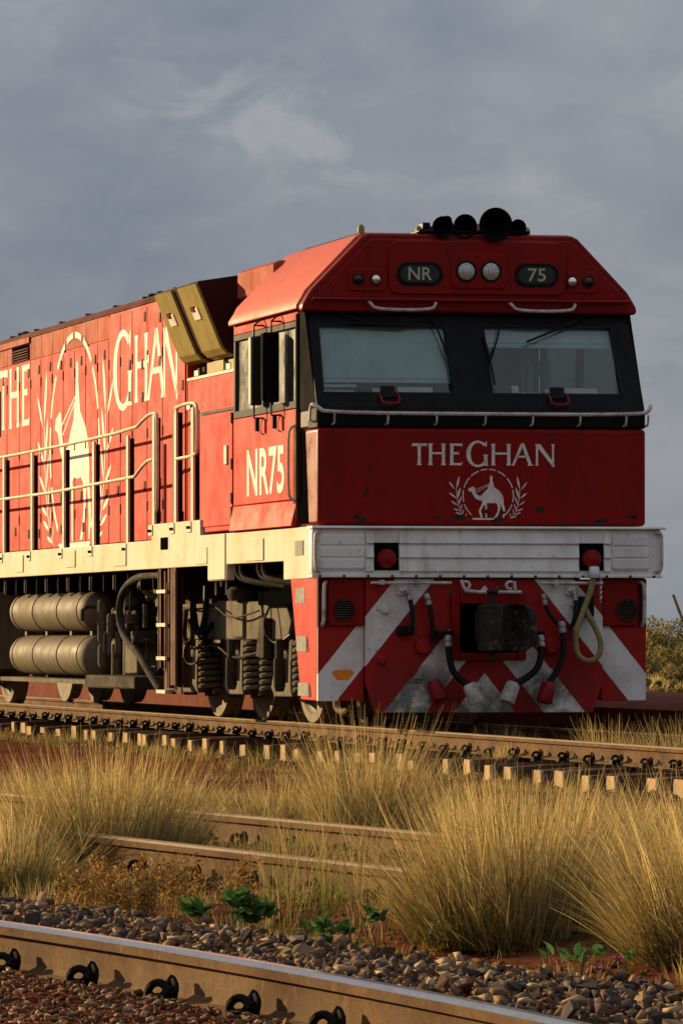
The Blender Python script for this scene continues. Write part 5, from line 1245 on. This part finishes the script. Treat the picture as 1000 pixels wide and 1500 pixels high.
for (u, v_, rx, h, lab) in ((3.0, 0.12, 0.6, 0.46, 'green tinged tussock between the rails, under the right pilot plate'), (4.2, 0.30, 0.9, 0.50, 'grass clump between the rails at the far right of the picture'), (1.4, -0.25, 0.42, 0.36, 'sparse grass clump between the rails, before the coupler'), (3.4, -0.95, 0.30, 0.26, 'small clump rooted against the rail foot, right of the plough')):
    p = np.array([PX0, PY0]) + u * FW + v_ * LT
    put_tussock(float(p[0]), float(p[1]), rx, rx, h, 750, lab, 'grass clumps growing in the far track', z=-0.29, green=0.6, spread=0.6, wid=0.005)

# loose dry grass over the whole strip: nobody could count it
def loose(name, pts, hmin, hmax, per, wid, spread, green, label):
    n = len(pts) * per; i = np.repeat(np.arange(len(pts)), per)
    R_ = np.repeat(rng.uniform(0.03, 0.13, len(pts)), per); a = rng.uniform(0, 2 * np.pi, n); r = np.sqrt(rng.random(n))
    bx_ = pts[i, 0] + r * R_ * np.cos(a); by_ = pts[i, 1] + r * R_ * np.sin(a)
    base = np.stack([bx_, by_, height(bx_, by_) - 0.01], -1)
    hh = np.repeat(rng.uniform(hmin, hmax, len(pts)), per) * rng.uniform(0.5, 1.2, n)
    ca = pick(FOOT, n); g = np.repeat(rng.random(len(pts)) < green, per)
    ca[g] = np.array([0.07, 0.10, 0.02]); cb = pick(STRAW, n); cb[g] = np.array([0.26, 0.24, 0.06]) * rng.uniform(0.7, 1.3, (g.sum(), 1))
    v, f, c = blades(base, a + rng.normal(0, 0.7, n), np.abs(rng.normal(0, spread, n)), hh, np.full(n, wid), rng.uniform(0, 0.9, n), ca, cb, 3)
    o = link(name, np_mesh(name, v, f, 'blade', c)); tag(o, label, 'grass', kind='stuff')
def field(n, ymin, ymax, lo=1.35, hi=None):
    """points between the ballast shoulder and the far track"""
    P = []
    while len(P) < n:
        y = rng.uniform(ymin, ymax); x = rng.uniform(0.0, 9.5)
        if x > (1000 + 420) * y / 7000 or x < (350 - 60) * y / 7000: continue
        s = float(s_near(x, y)); lat = (x - PX0) * LT[0] + (y - PY0) * LT[1]
        if y < 24 and s < lo: continue
        if lat > -1.75: continue
        if vnoise(x, y, 0.9, 11) < 0.5 and rng.random() < 0.9: continue
        P.append((x, y))
    return np.array(P)
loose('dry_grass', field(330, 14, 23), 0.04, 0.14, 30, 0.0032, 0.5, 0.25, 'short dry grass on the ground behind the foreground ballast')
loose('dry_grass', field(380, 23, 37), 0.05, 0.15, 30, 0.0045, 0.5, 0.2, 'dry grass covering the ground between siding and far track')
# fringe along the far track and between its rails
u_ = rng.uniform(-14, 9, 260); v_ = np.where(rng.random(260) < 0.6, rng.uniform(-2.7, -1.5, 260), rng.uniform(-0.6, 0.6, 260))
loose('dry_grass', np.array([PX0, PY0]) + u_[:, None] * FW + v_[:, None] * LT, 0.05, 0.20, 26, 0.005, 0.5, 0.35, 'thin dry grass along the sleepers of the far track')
# taller meadow right of the middle, in front of the sleepers
P = []
while len(P) < 70:
    y = rng.uniform(25, 31); px = rng.uniform(590, 1060); x = (px + 350) * y / 7000
    P.append((x, y))
loose('tall_dry_grass', np.array(P), 0.08, 0.20, 36, 0.0042, 0.38, 0.1, 'knee high golden grass in front of the sleeper ends at right')
# thin tall stems in the foreground strip
P = [((px + 350) * y / 7000, y) for px, y in zip(rng.uniform(395, 540, 22), rng.uniform(17.6, 20.0, 22))]
loose('tall_dry_grass', np.array(P), 0.24, 0.42, 16, 0.0032, 0.22, 0.35, 'thin upright grass stems beside the green leafy weed')
P = [((px + 350) * y / 7000, y) for px, y in zip(rng.uniform(-20, 1000, 40), rng.uniform(22, 34, 40))]
loose('tall_dry_grass', np.array(P), 0.22, 0.42, 7, 0.0035, 0.22, 0.0, 'scattered single seed stalks rising above the grass')

# broad leaved weeds
def leaf_ring(base, n, ln, wd, col, tmin=0.2, tmax=1.2, foot=0.02):
    """oval, creased leaves on short stalks"""
    V = []; Fq = []; C = []; k = 0
    for _ in range(n):
        a = rng.uniform(0, 6.283); t0 = rng.uniform(tmin, tmax); l = ln * rng.uniform(0.6, 1.2); w_ = wd * rng.uniform(0.7, 1.2)
        h = np.array([math.cos(a), math.sin(a), 0]); s_ = np.array([-math.sin(a), math.cos(a), 0])
        o_ = np.array(base) + np.array([rng.normal(0, foot), rng.normal(0, foot), 0]); st = rng.uniform(0.2, 0.6) * l
        rows = []
        for q in np.linspace(0, 1, 6):
            ang = t0 + 0.5 * q; d = h * math.sin(ang) + np.array([0, 0, math.cos(ang)])
            c = o_ + (h * math.sin(t0) + np.array([0, 0, math.cos(t0)])) * st + d * l * q
            ww = w_ * math.sin(math.pi * (0.08 + 0.90 * q) ** 0.8) * 0.5
            rows.append([c - s_ * ww + np.array([0, 0, 0.25 * ww]), c, c + s_ * ww + np.array([0, 0, 0.25 * ww])])
        v = np.array(rows).reshape(-1, 3)
        f = []
        for i in range(5):
            for j in range(2): f.append([3 * i + j, 3 * i + j + 1, 3 * i + j + 4, 3 * i + j + 3])
        V.append(v); Fq.append(np.array(f) + k); k += len(v)
        C.append(np.repeat((np.array(col) * rng.uniform(0.65, 1.3))[None], len(v), 0))
    return np.concatenate(V), np.concatenate(Fq), np.concatenate(C)
def weed(px, y, n, ln, label):
    x = (px + 350) * y / 7000
    r_ = empty('leafy_weed', (x, y, -0.215))
    tag(r_, label, 'weed')
    g = [leaf_ring((rng.uniform(-0.14, 0.14), rng.uniform(-0.1, 0.1), rng.uniform(0, 0.07)), n // 5, ln, ln * 0.62, (0.085, 0.165, 0.045), 0.0, 0.8) for _ in range(5)]
    v, f, c = join(g); link('leaves', np_mesh('leaves', v, f, 'leaf', c), r_)
    m_ = 10; b = np.stack([rng.uniform(-0.1, 0.1, m_), rng.uniform(-0.08, 0.08, m_), np.zeros(m_)], -1)
    v, f, c = blades(b, rng.uniform(0, 6.28, m_), rng.uniform(0.05, 0.4, m_), rng.uniform(0.08, 0.14, m_), np.full(m_, 0.005), rng.uniform(0, 0.3, m_), np.tile([0.06, 0.09, 0.03], (m_, 1)), np.tile([0.06, 0.11, 0.03], (m_, 1)))
    tag(link('stems', np_mesh('stems', v, f, 'leaf', c), r_), kind='stuff')
weed(318, 16.9, 170, 0.060, 'bright green broad leaved weed behind the ballast, left of centre')
weed(512, 15.75, 80, 0.045, 'small green leafy weed at the ballast edge below the middle tussock')
weed(880, 14.35, 24, 0.05, 'low green weed bearing pink flowers at the foot of the right tussock')
# pink flowers
def flower(px, py, y, col, label):
    x = (px + 350) * y / 7000; z = 0.81 - (py - 932) * y / 7000
    fl = empty('pink_flower' if col[2] < 0.5 else 'flower', (x, y, float(height(x, y)))); tag(fl, label, 'flower')
    zz = z - float(height(x, y))
    part(MB().tube([(0.01, 0, 0), (0.0, 0, zz * 0.6), (0, 0, zz)], 0.0018, 5), 'stem', 'stem', fl)
    m = MB()
    for k in range(6):
        a = k * math.pi / 3; c, s = math.cos(a), math.sin(a)
        m.add([(0, 0, zz), (0.012 * c - 0.009 * s, 0.012 * s + 0.009 * c, zz + 0.010), (0.022 * c, 0.022 * s, zz + 0.016), (0.012 * c + 0.009 * s, 0.012 * s - 0.009 * c, zz + 0.010)], [(0, 1, 2, 3)])
    part(m, 'petals', 'petal', fl)
mat('stem', (0.05, 0.08, 0.025), 0.7); mat('petal', (0.62, 0.12, 0.32), 0.6)
flower(905, 1408, 14.8, (0.6, 0.1, 0.3), 'larger pink flower at the foot of the right edge tussock')
flower(876, 1423, 14.6, (0.6, 0.1, 0.3), 'smaller pink flower beside the right ballast, left of the larger one')
# brown seed weeds (dock) at left
def dock(px, y, h, n_stem, label):
    x = (px + 350) * y / 7000
    r_ = empty('seed_weed', (x, y, float(height(x, y)))); tag(r_, label, 'weed', 'brown seed weeds at left')
    b = np.stack([rng.normal(0, 0.05, n_stem), rng.normal(0, 0.05, n_stem), np.zeros(n_stem)], -1)
    az = rng.uniform(0, 6.28, n_stem); tl = np.abs(rng.normal(0.12, 0.16, n_stem)); ln = h * rng.uniform(0.6, 1.1, n_stem)
    br = np.array([0.20, 0.10, 0.035])
    v, f, c = blades(b, az, tl, ln, np.full(n_stem, 0.0045), rng.uniform(0, 0.25, n_stem), np.tile(br * 0.8, (n_stem, 1)), np.tile(br, (n_stem, 1)))
    tag(link('stems', np_mesh('stems', v, f, 'leaf', c), r_), kind='stuff')
    cen = v.reshape(n_stem, -1, 2, 3).mean(2)
    P = []
    for s_ in range(n_stem):
        for _ in range(int(110)):
            q = rng.uniform(0.2, 1.0) * 4; i = min(int(q), 3); p = cen[s_, i] * (1 - (q - i)) + cen[s_, i + 1] * (q - i)
            P.append(p + rng.normal(0, 0.014, 3))
    P = np.array(P); n = len(P)
    d1 = rng.normal(0, 1, (n, 3)); d1 /= np.linalg.norm(d1, axis=1)[:, None]; d2 = np.cross(d1, rng.normal(0, 1, (n, 3))); d2 /= np.linalg.norm(d2, axis=1)[:, None]
    sz = rng.uniform(0.004, 0.009, (n, 1))
    V = np.stack([P - d1 * sz, P - d2 * sz * 0.7, P + d1 * sz, P + d2 * sz * 0.7], 1).reshape(-1, 3)
    Fq = np.arange(4 * n).reshape(-1, 4)
    base_c = np.array([[0.36, 0.19, 0.06], [0.22, 0.11, 0.04], [0.46, 0.27, 0.09], [0.18, 0.15, 0.045]])
    C = np.repeat(base_c[rng.integers(4, size=n)] * rng.uniform(0.7, 1.2, (n, 1)), 4, 0)
    tag(link('seed_heads', np_mesh('seed_heads', V, Fq, 'leaf', C), r_), kind='stuff')
dock(110, 18.7, 0.22, 11, 'brown seed weed left of the others, below the broad left tussock')
dock(165, 18.4, 0.24, 13, 'dense brown seed weed, second from the left edge')
dock(215, 18.2, 0.25, 12, 'tallest brown seed weed, third from the left edge')
dock(262, 18.6, 0.23, 9, 'greenish brown seed weed next to the green leafy weed')
dock(345, 18.9, 0.22, 6, 'sparse seed weed standing behind the green leafy weed')
dock(480, 19.4, 0.16, 5, 'stunted seed weed right of the siding rail end')

# ------------------------------------------------------------------ far scrub at right
def shrub(px, y, h, wd, label, tint=(1, 1, 1), n=2600):
    x = (px + 350) * y / 7000
    r_ = empty('shrub', (x, y, -0.36)); tag(r_, label, 'shrub', 'scrub behind the loading bank')
    m = MB()
    for k in range(7):
        a = rng.uniform(0, 6.28); q = rng.uniform(0.15, 0.4) * wd
        m.tube([(0.05 * math.cos(a), 0.05 * math.sin(a), 0), (q * 0.5 * math.cos(a), q * 0.5 * math.sin(a), h * 0.4), (q * math.cos(a), q * math.sin(a), h * 0.8)], [0.04, 0.03, 0.012], 5)
    part(m, 'trunk', 'post_wood', r_)
    nb = 16; bc = np.stack([rng.normal(0, 0.24, nb) * wd, rng.normal(0, 0.24, nb) * wd, h * rng.uniform(0.25, 0.85, nb)], -1); br = rng.uniform(0.13, 0.27, nb) * min(wd, h)
    i = rng.integers(nb, size=n); d = rng.normal(0, 1, (n, 3)); d /= np.linalg.norm(d, axis=1)[:, None]
    P = bc[i] + d * br[i][:, None] * rng.uniform(0.55, 1.05, (n, 1)); P[:, 2] = np.maximum(P[:, 2], 0.03)
    d1 = rng.normal(0, 1, (n, 3)); d1 /= np.linalg.norm(d1, axis=1)[:, None]; d2 = np.cross(d1, rng.normal(0, 1, (n, 3))); d2 /= np.linalg.norm(d2, axis=1)[:, None]
    sz = rng.uniform(0.02, 0.06, (n, 1)) * h ** 0.5
    V = np.stack([P - d1 * sz, P - d2 * sz * 0.6, P + d1 * sz, P + d2 * sz * 0.6], 1).reshape(-1, 3)
    pal = np.array([[0.20, 0.17, 0.055], [0.27, 0.21, 0.08], [0.15, 0.145, 0.045], [0.32, 0.24, 0.095]]) * np.array(tint)
    C = np.repeat(pal[rng.integers(4, size=n)] * rng.uniform(0.7, 1.25, (n, 1)), 4, 0)
    link('crown', np_mesh('crown', V, np.arange(4 * n).reshape(-1, 4), 'leaf', C), r_)
for a in ((1030, 110, 0.9, 3.0, 'long olive scrub running past the right edge'), (945, 118, 0.9, 2.4, 'broad olive bush right behind the pilot corner'), (962, 128, 1.55, 1.7, 'tallest olive shrub right of the locomotive, against the sky'), (1010, 120, 1.15, 2.0, 'olive shrub cut by the right edge, level with the coupler'), (925, 140, 1.5, 2.2, 'olive shrub half hidden by the pilot at right'),
          (985, 100, 0.55, 1.1, 'low brown shrub in front of the olive ones'), (960, 84, 0.42, 0.9, 'low dull green shrub beside the pilot'), (1000, 74, 0.42, 0.8, 'straw coloured low shrub at the right edge above the bank'), (1040, 92, 0.6, 1.2, 'greener low shrub just past the right edge'), (985, 190, 2.0, 5.0, 'hazy far shrub line right of the locomotive')):
    shrub(*a, tint=(1.25, 1.15, 0.9) if 'straw' in a[4] else (0.9, 1.15, 0.9) if 'green' in a[4] else (1, 1, 1))
# scattered dry grass on the plain behind the bank
n = 900
yy = rng.uniform(56, 130, n); pxx = rng.uniform(880, 1100, n)
P = np.stack([(pxx + 350) * yy / 7000, yy], -1)
nn = n * 14; i = np.repeat(np.arange(n), 14)
base = np.stack([P[i, 0] + rng.normal(0, 0.25, nn), P[i, 1] + rng.normal(0, 0.25, nn), np.full(nn, -0.42)], -1)
v, f, c = blades(base, rng.uniform(0, 6.28, nn), np.abs(rng.normal(0, 0.5, nn)), rng.uniform(0.15, 0.4, nn), np.full(nn, 0.02), rng.uniform(0, 0.8, nn), pick(FOOT, nn), pick(STRAW, nn), 3)
tag(link('plain_grass', np_mesh('plain_grass', v, f, 'blade', c)), 'sparse dry grass on the plain beyond the loading bank', 'grass', kind='stuff')
# leaning post
pp = MB().tube([(0, 0, -0.4), (-0.28, 0, 0.5), (-0.62, 0, 1.42)], [0.03, 0.025, 0.02], 8)
po = pp.build('fence_post', 'post_wood'); po.location = ((985 + 350) * 70 / 7000 + 0.62, 70, 0)
tag(po, 'thin grey post leaning left at the right edge of the picture', 'post')
